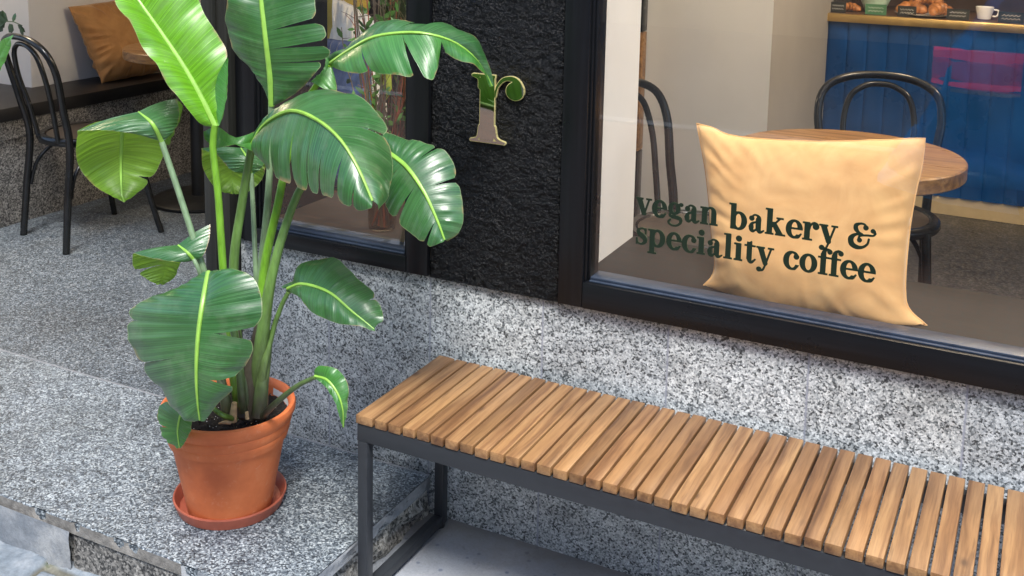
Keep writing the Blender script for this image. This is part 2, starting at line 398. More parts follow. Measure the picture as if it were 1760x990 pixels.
def m_wood(name, dark, mid, lite, rnd=True, along='Y', rough=.42, knots=True, tone=None):
    m, nt, b = newmat(name)
    sc = {'Y': (1, .045, 1), 'X': (.07, 1, 1)}[along]
    tc = nt.nodes.new('ShaderNodeTexCoord'); oi = nt.nodes.new('ShaderNodeObjectInfo')
    off = nt.nodes.new('ShaderNodeVectorMath'); off.operation = 'SCALE'; off.inputs[0].default_value = (13.7, 7.9, 5.3); nt.links.new(oi.outputs['Random'], off.inputs['Scale'])
    ad = nt.nodes.new('ShaderNodeVectorMath'); ad.operation = 'ADD'; nt.links.new(tc.outputs['Object'], ad.inputs[0]); nt.links.new(off.outputs[0], ad.inputs[1])
    # gentle bends of the grain
    nb = N(nt, 'ShaderNodeTexNoise'); nb.inputs['Scale'].default_value = 7; nb.inputs['Detail'].default_value = 1; nt.links.new(ad.outputs[0], nb.inputs['Vector'])
    vm = nt.nodes.new('ShaderNodeVectorMath'); vm.operation = 'MULTIPLY_ADD'; nt.links.new(nb.outputs['Color'], vm.inputs[0]); vm.inputs[1].default_value = (.010, .0, .008) if along == 'Y' else (0, .035, .02); nt.links.new(ad.outputs[0], vm.inputs[2])
    mp = nt.nodes.new('ShaderNodeMapping'); mp.inputs['Scale'].default_value = sc; nt.links.new(vm.outputs[0], mp.inputs[0])
    n1 = noisef(nt, mp.outputs[0], 48, 5, .6, .3); n2 = noisef(nt, mp.outputs[0], 330, 4, .65)
    c = ramp(nt, n1, [(.30, dark), (.44, mid), (.60, lite), (.74, mid)])
    c = mixc(nt, .45, c, ramp(nt, n2, [(.3, .62), (.5, 1.0), (.7, 1.12)]), 'MULTIPLY')
    n4 = noisef(nt, mp.outputs[0], 75, 4, .6, .3)
    c = mixc(nt, ramp(nt, n4, [(.60, 0), (.68, .55)]), c, (.10, .05, .026))
    if rnd: c = mixc(nt, 1, c, ramp(nt, oi.outputs['Random'], tone or [(0, (.62, .54, .47)), (.2, (1.05, 1.0, .92)), (.4, (.78, .68, .60)), (.6, (1.2, 1.15, 1.05)), (.8, (.92, .78, .66)), (1, (1.1, 1.05, 1.0))]), 'MULTIPLY')
    if knots:
        mk = nt.nodes.new('ShaderNodeMapping'); mk.inputs['Scale'].default_value = (1, .5, 1) if along == 'Y' else (.5, 1, 1); nt.links.new(ad.outputs[0], mk.inputs[0])
        vo = N(nt, 'ShaderNodeTexVoronoi'); vo.inputs['Scale'].default_value = 11; nt.links.new(mk.outputs[0], vo.inputs['Vector'])
        c = mixc(nt, ramp(nt, vo.outputs['Distance'], [(.03, .9), (.075, .35), (.12, 0)]), c, (.07, .035, .018))
    nt.links.new(c, b.inputs['Base Color'])
    nt.links.new(ramp(nt, n1, [(.3, rough+.1), (.7, rough-.05)]), b.inputs['Roughness'])
    bump(nt, b, n2, .25, .0008); return m
M['bench_wood'] = m_wood('bench_wood', (.100, .050, .025), (.195, .105, .048), (.31, .185, .088))
M['table_wood'] = m_wood('table_wood', (.11, .048, .014), (.23, .110, .032), (.34, .18, .062), rnd=False, along='X', rough=.3, knots=False)

def m_terra():
    m, nt, b = newmat('terracotta'); v = coords(nt)
    n1 = noisef(nt, v, 9, 6, .6); n2 = noisef(nt, v, 45, 6, .7)
    c = ramp(nt, n1, [(.3, (.52, .115, .034)), (.6, (.68, .175, .052)), (.8, (.72, .23, .09))])
    c = mixc(nt, ramp(nt, n2, [(.58, 0), (.78, .45)]), c, (.70, .36, .22))
    c = mixc(nt, ramp(nt, noisef(nt, v, 22, 6, .8, 1.5), [(.64, 0), (.72, .4)]), c, (.78, .62, .54))
    nt.links.new(c, b.inputs['Base Color']); b.inputs['Roughness'].default_value = .62
    bump(nt, b, n2, .2, .0015); return m
M['terracotta'] = m_terra()
M['saucer'] = plain('saucer_clay', (.40, .105, .06), .5, 0, .18, 20, .1, .001)

def m_velvet(name, c0, c1):
    m, nt, b = newmat(name); v = coords(nt)
    n = noisef(nt, v, 9, 5, .6, .8); f = noisef(nt, v, 500, 2)
    c = ramp(nt, n, [(.3, c0), (.65, c1)])
    nt.links.new(c, b.inputs['Base Color']); b.inputs['Roughness'].default_value = .85
    b.inputs['Sheen Weight'].default_value = .7; b.inputs['Sheen Roughness'].default_value = .35; b.inputs['Sheen Tint'].default_value = (1, .85, .65, 1)
    p = bump(nt, b, n, .08, .004); bump(nt, b, f, .15, .0006, p); return m
M['velvet'] = m_velvet('apricot_velvet', (.58, .31, .115), (.69, .41, .17))
M['velvet_rust'] = m_velvet('rust_velvet', (.38, .18, .06), (.52, .27, .095))
M['velvet_mustard'] = m_velvet('mustard_velvet', (.38, .26, .035), (.55, .40, .06))
M['linen_white'] = m_velvet('linen_white', (.62, .60, .54), (.75, .73, .68))
M['linen_blue'] = m_velvet('linen_blue', (.03, .05, .12), (.05, .08, .18))

def m_leaf(name, up_c, up_c2, glow, trans=.3, rough=.33, vein=.5, coat=.0):
    m, nt, b = newmat(name)
    tc = nt.nodes.new('ShaderNodeTexCoord'); sx = nt.nodes.new('ShaderNodeSeparateXYZ'); nt.links.new(tc.outputs['UV'], sx.inputs[0])
    U, V = sx.outputs[0], sx.outputs[1]
    ob = coords(nt)
    # side veins: lines of constant U
    wn = N(nt, 'ShaderNodeTexNoise', noise_dimensions='1D'); wn.inputs['Scale'].default_value = 60; wn.inputs['Detail'].default_value = 3
    nt.links.new(U, wn.inputs['W'])
    fine = N(nt, 'ShaderNodeTexNoise', noise_dimensions='1D'); fine.inputs['Scale'].default_value = 260; fine.inputs['Detail'].default_value = 1; nt.links.new(U, fine.inputs['W'])
    n1 = noisef(nt, ob, 8, 4)
    c = ramp(nt, n1, [(.3, up_c), (.7, up_c2)])
    c = mixc(nt, .7, c, ramp(nt, wn.outputs[0], [(.35, .80), (.55, 1.0), (.7, 1.2)]), 'MULTIPLY')
    c = mixc(nt, mathn(nt, 'MULTIPLY', ramp(nt, fine.outputs[0], [(.58, 0), (.68, 1)]), vein), c, [min(1, x*2.2+.02) for x in up_c2])
    av = mathn(nt, 'ABSOLUTE', V)
    c = mixc(nt, ramp(nt, av, [(.982, 0), (.997, .55)]), c, (.45, .48, .25))
    # scars and dry flecks
    fl = noisef(nt, ob, 70, 6, .8, .5)
    c = mixc(nt, ramp(nt, fl, [(.70, 0), (.745, .6)]), c, (.42, .38, .2))
    # dry brown margins here and there, and a dusty bloom
    br = mathn(nt, 'MULTIPLY', ramp(nt, av, [(.93, 0), (1.0, 1)]), ramp(nt, noisef(nt, ob, 26, 3), [(.52, 0), (.60, 1)]))
    c = mixc(nt, br, c, (.30, .19, .08))
    c = mixc(nt, ramp(nt, noisef(nt, ob, 13, 6, .7), [(.5, 0), (.75, .22)]), c, (.32, .36, .28))
    nt.links.new(c, b.inputs['Base Color'])
    nt.links.new(ramp(nt, n1, [(.3, rough), (.7, rough+.12)]), b.inputs['Roughness'])
    b.inputs['Specular IOR Level'].default_value = .65
    b.inputs['Coat Weight'].default_value = coat; b.inputs['Coat Roughness'].default_value = .25
    bump(nt, b, mathn(nt, 'ADD', wn.outputs[0], mathn(nt, 'MULTIPLY', fine.outputs[0], .3)), .22, .003)
    out = [n for n in nt.nodes if n.type == 'OUTPUT_MATERIAL'][0]
    t = nt.nodes.new('ShaderNodeBsdfTranslucent')
    nt.links.new(mixc(nt, 1, ramp(nt, wn.outputs[0], [(.35, .75), (.7, 1.15)]), glow, 'MULTIPLY'), t.inputs[0])
    mx = nt.nodes.new('ShaderNodeMixShader'); mx.inputs[0].default_value = trans
    nt.links.new(b.outputs[0], mx.inputs[1]); nt.links.new(t.outputs[0], mx.inputs[2]); nt.links.new(mx.outputs[0], out.inputs[0])
    return m
M['leaf'] = m_leaf('banana_leaf', (.016, .078, .020), (.040, .135, .040), (.16, .42, .04), .18, .30, .5, .45)
M['leaf_fresh'] = m_leaf('fresh_leaf', (.085, .27, .006), (.13, .36, .010), (.26, .62, .02), .25, .34, .5, .15)
M['leaf_mid'] = m_leaf('mid_leaf', (.035, .16, .03), (.06, .22, .04), (.22, .55, .05), .22, .30, .35, .25)
M['leaf_under'] = m_leaf('leaf_underside', (.10, .22, .018), (.15, .29, .03), (.35, .65, .05), .3, .42, .3)

def m_stem(name, col, base, z0=.36, z1=.66):
    m, nt, b = newmat(name); v = coords(nt, (1, 1, .25)); v2 = coords(nt)
    n = noisef(nt, v, 90, 5, .6)
    tc = nt.nodes.new('ShaderNodeTexCoord'); sx = nt.nodes.new('ShaderNodeSeparateXYZ'); nt.links.new(tc.outputs['Object'], sx.inputs[0])
    z = mathn(nt, 'ADD', mathn(nt, 'DIVIDE', mathn(nt, 'SUBTRACT', sx.outputs[2], z0), z1-z0), mathn(nt, 'MULTIPLY', mathn(nt, 'SUBTRACT', noisef(nt, v2, 14, 4), .5), .7))
    c = mixc(nt, ramp(nt, z, [(.1, 0), (.9, 1)]), base, col)
    c = mixc(nt, .8, c, ramp(nt, n, [(.3, .6), (.6, 1.1)]), 'MULTIPLY')
    nt.links.new(c, b.inputs['Base Color']); b.inputs['Roughness'].default_value = .38
    bump(nt, b, n, .15, .001); return m
M['stem_green'] = m_stem('stem_green', (.125, .23, .055), (.045, .04, .028))
M['stem_bright'] = m_stem('stem_bright', (.17, .38, .03), (.10, .16, .03))
M['stem_grey'] = m_stem('stem_grey', (.18, .27, .15), (.12, .12, .07))
# ------------------------------------------------------------------ the setting
FZ = .115            # level of the terrace and of the cafe floor
def sheet(name, x0, x1, y0, y1, z, mat, kind='structure'):
    b = MB(); b.add([(x0, y0, z), (x1, y0, z), (x1, y1, z), (x0, y1, z)], [(0, 1, 2, 3)]); o = b.build(name, mat); o['kind'] = kind; return o
sheet('street', -60, 60, -60, -2.9, -.120, M['asphalt'])
# flagstone pavement with real relief where it is seen
def flag_ground():
    b = MB(); x0, x1, y0, y1 = -3.4, -1.34, .8, 1.72; nx, ny = 200, 90
    rnd = random.Random(4); pts = [(x0+rnd.random()*(x1-x0), y0+rnd.random()*(y1-y0)) for _ in range(60)]
    pa = np.array(pts); vs = []; us = []
    for j in range(ny+1):
        for i in range(nx+1):
            x = x0+(x1-x0)*i/nx; y = y0+(y1-y0)*j/ny
            wx = x+.03*noise.noise((x*6, y*6, 0)); wy = y+.03*noise.noise((x*6, y*6, 5))
            d = np.sort(np.hypot(pa[:, 0]-wx, (pa[:, 1]-wy)*1.3))[:2]; e = d[1]-d[0]
            h = -.022+.022*min(1, max(0, e/.035))**.5+.006*noise.noise((x*9, y*9, 2))+.003*noise.noise((x*40, y*40, 2))
            vs.append((x, y, h-.004))
            us.append((min(1, max(0, e/.03)), 0))
    fs = [(j*(nx+1)+i, j*(nx+1)+i+1, (j+1)*(nx+1)+i+1, (j+1)*(nx+1)+i) for j in range(ny) for i in range(nx)]
    b.add(vs, fs, 0, True, us); o = b.build('flagstones', M['flag_mesh']); o['kind'] = 'structure'
def m_flagmesh():
    m, nt, b = newmat('flagstone_near'); v = coords(nt)
    tc = nt.nodes.new('ShaderNodeTexCoord'); sx = nt.nodes.new('ShaderNodeSeparateXYZ'); nt.links.new(tc.outputs['UV'], sx.inputs[0])
    n1 = noisef(nt, v, 12, 7, .65); n2 = noisef(nt, v, 70, 6, .7)
    c = ramp(nt, n1, [(.3, (.10, .125, .15)), (.5, (.18, .21, .24)), (.75, (.34, .36, .38))])
    mo = ramp(nt, noisef(nt, v, 26, 5), [(.35, (.09, .085, .065)), (.58, (.17, .165, .13)), (.72, (.05, .07, .025))])
    c = mixc(nt, ramp(nt, sx.outputs[0], [(.35, 0), (.8, 1)]), mo, c)
    c = mixc(nt, .6, c, ramp(nt, n2, [(.3, .6), (.6, 1.1)]), 'MULTIPLY')
    nt.links.new(c, b.inputs['Base Color']); b.inputs['Roughness'].default_value = .8
    bump(nt, b, n2, .5, .003); return m
M['flag_mesh'] = m_flagmesh()
flag_ground()
sheet('pavement', -60, -1.38, .3, 2.3, -.030, M['flagstone'])
sheet('brick_pavement', -60, 60, -2.9, 2.3, -.034, M['brick_paving'])
sheet('concrete_paving', -1.38, 6, 1.25, 2.3, 0.0, M['concrete'])
kb = MB(); kb.box(-60, 60, -3.05, -2.9, -.3, -.02); kk = kb.build('kerb', M['weathered_stone'], bevel=.01); kk['kind'] = 'structure'
sheet('cafe_floor', -1.94, 6, 2.6, 7.5, FZ-.002, M['inner_floor'])
fb = MB(); fb.add([(-8, 2.232, FZ), (-1.955, 2.232, FZ), (-1.955, 7.5, FZ), (-8, 7.5, FZ)], [(0, 1, 2, 3)])
fo = fb.build('entrance_floor', M['shaded_entry_granite']); fo['kind'] = 'structure'

# entrance step: top slabs with a worn lip, a rough core below
def edge_strip(pts_top, zt, zb, amp, seed, out=.012):
    """a wavy vertical stone face below a line of points; returns a mesh builder"""
    b = MB(); n = len(pts_top); rows = 8; vs = []
    for j in range(rows+1):
        for i, (x, y, nx_, ny_) in enumerate(pts_top):
            z = zt+(zb-zt)*j/rows
            k = amp*noise.fractal((x*14+seed, y*14, z*30), 1, 2, 4)
            if j == 0: k = min(0, k)*.3
            vs.append((x+nx_*k, y+ny_*k, z))
    fs = [(j*n+i, j*n+i+1, (j+1)*n+i+1, (j+1)*n+i) for j in range(rows) for i in range(n-1)]
    b.add(vs, fs, 0, True); return b
SX, SY = -1.325, 1.652
step = thing('entrance_step', 'low blue grey granite entrance step carrying the terracotta plant pot', 'step', (-2.4, 1.95, 0))
def slab(x0, x1, y0, y1, mat, name, zt=FZ, zb=.084, chips=0, seed=0, lip=None):
    b = MB(); nx = max(2, int((x1-x0)/.012)); 
    ys = [y0+(y1-y0)*t for t in (0, .006, .014, .05, .5, 1)]
    vs = []
    for j, y in enumerate(ys):
        for i in range(nx+1):
            x = x0+(x1-x0)*i/nx; yy = y; z = zt
            if j == 0:
                ch = max(0, noise.noise((x*23+seed, 3.1, 0))-.12)*chips+.0012*noise.noise((x*120, 0, seed))
                yy += ch; z -= .0025+ch*.4
            vs.append((x, yy, z))
    n = nx+1; fs = [(j*n+i, j*n+i+1, (j+1)*n+i+1, (j+1)*n+i) for j in range(len(ys)-1) for i in range(nx)]
    b.add(vs, fs, 0, True)
    b.box(x0, x1, y0+.004, y1, zb, zt-.006)
    # front face strip in the lip colour
    fv = []
    for i in range(nx+1):
        x = x0+(x1-x0)*i/nx; ch = max(0, noise.noise((x*23+seed, 3.1, 0))-.12)*chips+.0012*noise.noise((x*120, 0, seed))
        fv += [(x, y0+ch, zt-.0025-ch*.4), (x, y0+.001, zb)]
    b.add(fv, [(2*i, 2*i+1, 2*i+3, 2*i+2) for i in range(nx)], 1, True)
    return b.build(name, [mat, lip or M['rough_stone']], step)
slab(-3.6, -2.2362, SY, 2.2275, M['floor_granite'], 'tread_slab', chips=.05, seed=1, lip=M['lip_brown'])
slab(-2.235, -1.6125, SY, 2.2275, M['floor_granite'], 'tread_slab', chips=.05, seed=1, lip=M['lip_brown'] if 'lip_brown' in M else None)
slab(-1.611, SX, SY-.004, 2.229, M['floor_granite'], 'tread_slab', chips=.03, seed=7, lip=M['weathered_stone'])
jb = MB(); jb.box(-3.6, SX, 2.2270, 2.2335, .09, FZ+.0008); jb.build('mortar_joint', M['mortar'], step)
rb = MB(); rb.box(-3.6, SX-.02, SY+.02, 2.245, -.1, .084); rb.build('step_core', M['rough_stone'], step)
ln = [(-1.60+(SX-.006+1.60)*i/40, SY+.008, 0, -1) for i in range(41)]
edge_strip(ln, .084, -.05, .010, 3).build('riser_block', M['rough_stone'], step)
ln = [(-1.955+.355*i/50, SY+.006, 0, -1) for i in range(51)]
edge_strip(ln, .084, -.05, .004, 9).build('riser_block', M['dark_granite'] , step)
ln = [(-3.6+1.643*i/120, SY-.004, 0, -1) for i in range(121)]
edge_strip(ln, .090, -.05, .004, 5).build('riser_block', M['weathered_stone'], step)
ln = [(SX-.012, SY+.008+(2.245-SY-.008)*i/80, 1, 0) for i in range(81)]
edge_strip(ln, .084, -.05, .016, 11).build('riser_block', M['rough_stone'], step)
# right-hand lip face of the tread
ln = [(SX+.001, SY-.003+(2.235-SY)*i/80, 1, 0) for i in range(81)]
edge_strip(ln, FZ-.001, .083, .003, 21).build('tread_lip', M['weathered_stone'], step)

# ------------------------------------------------------------------ cafe building
FY = 2.25; GZ = .636
cafe = thing('cafe_building', 'cafe ground floor with speckled granite plinth, black stucco pier and black framed windows', 'building', (-1.3, 2.4, 0))
gb = MB(); gb.box(-1.948, 6, FY, 2.62, -.1, GZ); gb.build('granite_plinth', M['wall_granite'], cafe, bevel=.0015, bseg=1)
cb = MB(); cb.box(-1.948, 6, FY-.0015, FY+.02, GZ, GZ+.005); cb.build('mortar_bead', M['weathered_stone'], cafe)
# black stucco pier between the windows: displaced sheet over a wall core
def stucco():
    x0, x1, z0, z1 = -1.336, -.983, GZ+.004, 3.1; b = MB(); nx, nz = 130, 380; zs = np.concatenate([np.linspace(z0, 1.5, nz-40), np.linspace(1.5, z1, 41)[1:]])
    vs = []
    for z in zs:
        for i in range(nx+1):
            x = x0+(x1-x0)*i/nx
            h = .0028*noise.fractal((x*60, z*75, 1.7), 1, 2, 3)+.0016*noise.noise((x*18, z*18, 4))
            e = min(x-x0, x1-x)
            if e < .006: h -= .004*(1-e/.006)
            vs.append((x, FY-.012-h, z))
    n = nx+1; b.add(vs, [(j*n+i, j*n+i+1, (j+1)*n+i+1, (j+1)*n+i) for j in range(len(zs)-1) for i in range(nx)], 0, True)
    b.build('stucco_panel', M['stucco'], cafe)
stucco()
wb = MB(); wb.box(-1.345, -.957, FY, 2.665, GZ+.006, 3.1); wb.build('pier_wall', M['white_wall'], cafe)
wb = MB(); wb.box(-1.95, 6, FY+.01, 2.62, 2.6, 3.1); wb.build('lintel_wall', M['stucco'], cafe); wb = MB(); wb.box(-8, -1.95, FY+.01, 2.62, 2.25, 3.1); wb.build('lintel_wall', M['stucco'], cafe)  # left lintel, out of view, set lower to shade the entrance
wb = MB(); wb.box(-8, 6, 2.26, 7.6, 3.1, 3.3); wb.build('ceiling', M['ceiling'], cafe)
wb = MB(); wb.box(-8, 6, 2.1, 8, 3.32, 9); wb.build('upper_storeys', M['opp_wall'], cafe)
wb = MB(); wb.box(-8, 6, 7.2, 7.4, 0, 3.1); wb.build('rear_wall', M['dark_room'], cafe)
wb = MB(); wb.box(5.8, 6, 2.6, 7.3, 0, 3.1); wb.build('side_wall', M['white_wall'], cafe); wb = MB(); wb.box(-8, -7.9, 2.6, 7.3, 0, 3.1); wb.build('side_wall', M['white_wall'], cafe)
wb = MB(); wb.box(-8, -4.33, 3.54, 7.2, 0, 3.1); wb.build('alcove_wall', M['white_wall'], cafe, bevel=.004)
# free-standing block in the middle of the cafe: light front, grey side
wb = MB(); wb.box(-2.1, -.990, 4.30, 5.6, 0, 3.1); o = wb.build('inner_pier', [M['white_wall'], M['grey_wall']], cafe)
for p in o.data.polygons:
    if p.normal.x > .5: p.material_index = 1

def window(x0, x1, z0, z1, fl, fr, fbm, name, paintz, paintx):
    wn = empty('window', (x0, FY, z0)); wn.parent = cafe; wn.matrix_parent_inverse = cafe.matrix_basis.inverted()
    b = MB()
    def bx(nm, mt, bv, *c):
        q = MB(); q.box(*c); q.build(nm, mt, wn, bevel=bv)
    bx('frame', paintz, .003, x0, x0+fl, FY-.020, FY+.06, z0, z1); bx('frame', paintz, .003, x1-fr, x1, FY-.020, FY+.06, z0, z1)
    bx('frame', paintx, .003, x0+fl+.0005, x1-fr-.0005, FY-.021, FY+.06, z0, z0+fbm); bx('frame', paintx, .003, x0+fl+.0005, x1-fr-.0005, FY-.021, FY+.06, z1-.06, z1)
    # stepped glazing beads
    bx('bead', paintz, .0015, x0+fl, x0+fl+.006, FY-.010, FY+.05, z0+fbm, z1-.06); bx('bead', paintz, .0015, x0+fl+.0063, x0+fl+.012, FY-.002, FY+.05, z0+fbm, z1-.06)
    bx('bead', paintz, .0015, x1-fr-.012, x1-fr, FY-.008, FY+.05, z0+fbm, z1-.06)
    bx('bead', M['bead'], .0012, x0+fl+.0125, x1-fr-.0125, FY-.010, FY+.05, z0+fbm, z0+fbm+.004); bx('bead', M['bead'], .0012, x0+fl+.0125, x1-fr-.0125, FY-.002, FY+.05, z0+fbm+.0043, z0+fbm+.010)
    g = MB(); g.add([(x0+fl+.004, FY+.012, z0+fbm), (x1-fr-.004, FY+.012, z0+fbm), (x1-fr-.004, FY+.012, z1-.05), (x0+fl+.004, FY+.012, z1-.05)], [(0, 1, 2, 3)])
    g.build('pane', M['glass'], wn)
    return wn
window(-.982, 5.0, GZ+.005, 2.6, .062, .06, .062, 'large', M['paint_z'], M['paint_x'])
window(-1.922, -1.3375, GZ+.006, 2.6, .045, .062, .042, 'small', M['paint_z'], M['paint_x'])
sb = MB(); sb.box(-.956, 5.5, FY+.0605, 2.67, GZ+.002, .690); sb.build('window_sill', M['sill_dark'], cafe, bevel=.003)
sb = MB(); sb.box(-1.93, -1.346, FY+.0605, 2.67, GZ+.002, .672); sb.build('window_sill', M['slab_brown'] if 'slab_brown' in M else M['sill_dark'], cafe, bevel=.003)
# reveal of the small window and the post of the entrance
pb = MB(); pb.box(-1.950, -1.923, FY-.01, 2.62, GZ+.006, 2.75); pb.build('window_reveal', M['paint_z'], cafe, bevel=.002)
pb = MB(); pb.box(-2.030, -1.990, 2.20, 2.34, FZ, 2.255); pb.build('door_post', M['post_paint'], cafe, bevel=.003); pb = MB(); pb.box(-1.988, -1.9515, 2.212, 2.33, FZ, 2.255); pb.build('door_post', M['post_paint'], cafe, bevel=.003)

# ------------------------------------------------------------------ opposite house and street
opp = thing('town_house', 'rendered ochre town house across the street facing the cafe', 'building', (0, -11, 0))
b = MB(); b.box(-16, 16, -16, -10, -.2, 8.5); b.build('wall', M['opp_wall'], opp)
b = MB(); b.box(-16, 16, -10.0, -9.9, 3.4, 3.6); b.build('cornice', M['opp_trim'], opp); b = MB(); b.box(-16, 16, -10.0, -9.75, 8.2, 8.6); b.build('cornice', M['opp_trim'], opp)
for i in range(9):
    for j in range(2):
        x = -14+i*3.3; z = .9+j*3.5
        b = MB(); b.box(x-.65, x+.65, -10.0, -9.93, z-.1, z+2.0); o = b.build('window', M['opp_trim'], opp, bevel=.01)
        b = MB(); b.box(x-.5, x+.5, -10.0, -9.92, z, z+1.85); b.build('pane', M['opp_glass'], o)

# ------------------------------------------------------------------ bench
BX0, BX1, BYF, BYB, BZ = -1.2936, .0445, 1.860, 2.222, .450
bench = thing('slatted_bench', 'long backless bench of brown wooden slats on a dark grey steel frame', 'bench', (-.62, 2.04, 0))
rnd = random.Random(7)
T = .025
b = MB()
b.box(BX0+.001, BX1-.001, BYF+.002, BYF+.002+T, .388, .4285); b.build('rail', M['bench_metal'], bench, bevel=.002); b = MB(); b.box(BX0+.001, BX1-.001, BYB-.002-T, BYB-.002, .388, .4285)
b.build('rail', M['bench_metal'], bench, bevel=.002)
for x0 in (BX0+.003, BX1-.003-T):
    for y0 in (BYF+.001, BYB-.001-T):
        b = MB(); b.box(x0, x0+T, y0, y0+T, .012, .388); b.build('leg', M['bench_metal'], bench, bevel=.002)
        b = MB(); b.lathe([(.010, 0), (.011, .003), (.010, .012)], (x0+T/2, y0+T/2, 0), 16); b.build('foot', M['rubber'], bench)
    b = MB(); b.box(x0, x0+T, BYF+.001+T+.0006, BYB-.001-T-.0006, .012, .012+T); b.build('crossbar', M['bench_metal'], bench, bevel=.002); b = MB(); b.box(x0, x0+T, BYF+.002+T+.0006, BYB-.002-T-.0006, .388, .4285)
    b.build('crossbar', M['bench_metal'], bench, bevel=.002)
b = MB(); b.box(-.64, -.615, BYF+.03, BYB-.03, .405, .4285); b.build('brace', M['bench_metal'], bench, bevel=.001); b = MB(); b.box(BX0+.4, BX0+.42, BYF+.03, BYB-.03, .405, .4285); b.build('brace', M['bench_metal'], bench, bevel=.001)
def slat_mesh(w, wob):
    b = MB(); n = 1
    b.box(-w/2, w/2, -(BYB-BYF)/2, (BYB-BYF)/2, -.0205, 0)
    return b
x = BX0; pitch = .03555; k = 0; protos = {}
widths = [.0433]+[.03035]*35+[.044]
for wd in widths:
    key = round(wd, 4)
    xc = x+wd/2
    if key not in protos:
        o = slat_mesh(wd, 0).build('slat', M['bench_wood'], None, bevel=.0020, bseg=2); protos[key] = o
        s = o
    else:
        s = protos[key].copy(); scene.collection.objects.link(s)
    s.parent = bench; s.matrix_parent_inverse = bench.matrix_basis.inverted()
    s.location = (xc+rnd.uniform(-.0004, .0004), (BYF+BYB)/2+rnd.uniform(-.0015, .0015), BZ+rnd.uniform(-.0006, .0006))
    s.rotation_euler = (0, 0, rnd.uniform(-.0015, .0015))
    x += wd+.0052
# ------------------------------------------------------------------ pot and saucer
PC = (-1.685, 1.895)
sau = thing('plant_saucer', 'round reddish clay saucer lying on the granite step under the plant pot', 'saucer', (*PC, FZ))
b = MB(); b.lathe([(0, .002), (.112, .002), (.118, .004), (.128, .028), (.130, .031), (.133, .031), (.134, .028), (.124, .001), (.10, 0.0005), (0, .0005)][::-1], (PC[0]-.001, PC[1], FZ), 96)
b.build('dish', M['saucer'], sau)
pot = thing('plant_pot', 'orange terracotta pot with a double rim full of dark potting soil', 'flower pot', (*PC, FZ))
PX, PY = -1.668, 1.873
prof = [(.0, .001), (.092, .001), (.098, .006), (.1315, .182), (.1385, .185), (.1400, .192), (.1435, .203), (.1425, .206), (.1440, .209), (.1490, .226), (.1475, .230), (.1500, .233), (.1565, .246), (.1575, .256), (.155, .264), (.149, .267), (.143, .262), (.140, .250), (.134, .20), (.133, .195)]
b = MB(); b.lathe([(r, z) for r, z in prof], (PX, PY, FZ+.006), 128); b.build('clay_body', M['terracotta'], pot)
b = MB(); nr, na = 26, 72; SO = .238; vs = [(PX, PY, FZ+SO)]
for i in range(1, nr+1):
    for k in range(na):
        r = .139*i/nr; a = 2*math.pi*k/na; x = r*math.cos(a); y = r*math.sin(a)
        vs.append((PX+x, PY+y, FZ+SO-.002+.009*noise.fractal((x*45, y*45, 0), 1, 2, 4)))
fs = [(0, 1+k, 1+(k+1) % na) for k in range(na)]+[(1+i*na+k, 1+(i+1)*na+k, 1+(i+1)*na+(k+1) % na, 1+i*na+(k+1) % na) for i in range(nr-1) for k in range(na)]
b.add(vs, fs, 0, True)
rs = random.Random(3)
for i in range(330):     # crumbs of soil
    a = rs.uniform(0, 6.28); r = .128*math.sqrt(rs.random()); s = rs.uniform(.0015, .005); c = Vector((PX+r*math.cos(a), PY+r*math.sin(a), FZ+SO+.002))
    q = [c+Vector((rs.uniform(-1, 1), rs.uniform(-1, 1), rs.uniform(-.4, 1)))*s for _ in range(6)]
    b.add(q, [(0, 1, 2), (2, 3, 0), (3, 4, 5), (1, 4, 2), (0, 5, 1), (2, 4, 3)])
so_ = b.build('soil', M['soil'], pot)
b = MB()
for i in range(90):
    a = rs.uniform(0, 6.28); r = .125*math.sqrt(rs.random()); s = rs.uniform(.0008, .0018); c = Vector((PX+r*math.cos(a), PY+r*math.sin(a), FZ+SO+.0075))
    b.add([c+Vector(d)*s for d in ((1, 0, 0), (0, 1, 0), (-1, 0, 0), (0, -1, 0), (0, 0, 1), (0, 0, -1))], [(0, 1, 4), (1, 2, 4), (2, 3, 4), (3, 0, 4), (1, 0, 5), (2, 1, 5), (3, 2, 5), (0, 3, 5)])
o = b.build('perlite', M['perlite'], so_); o['kind'] = 'stuff'
# white lime crust on the inside of the rim, right rear
b = MB(); vs = []
for i in range(30):
    a = R(5+i*2.6); 
    for z, r in ((.234, .1378), (.250+.004*noise.noise((i*.5, 0, 0)), .1395)): vs.append((PX+r*math.cos(a), PY+r*math.sin(a), FZ+.004+z))
b.add(vs, [(2*i, 2*i+2, 2*i+3, 2*i+1) for i in range(29)], 0, True); b.build('lime_crust', M['perlite'], pot)

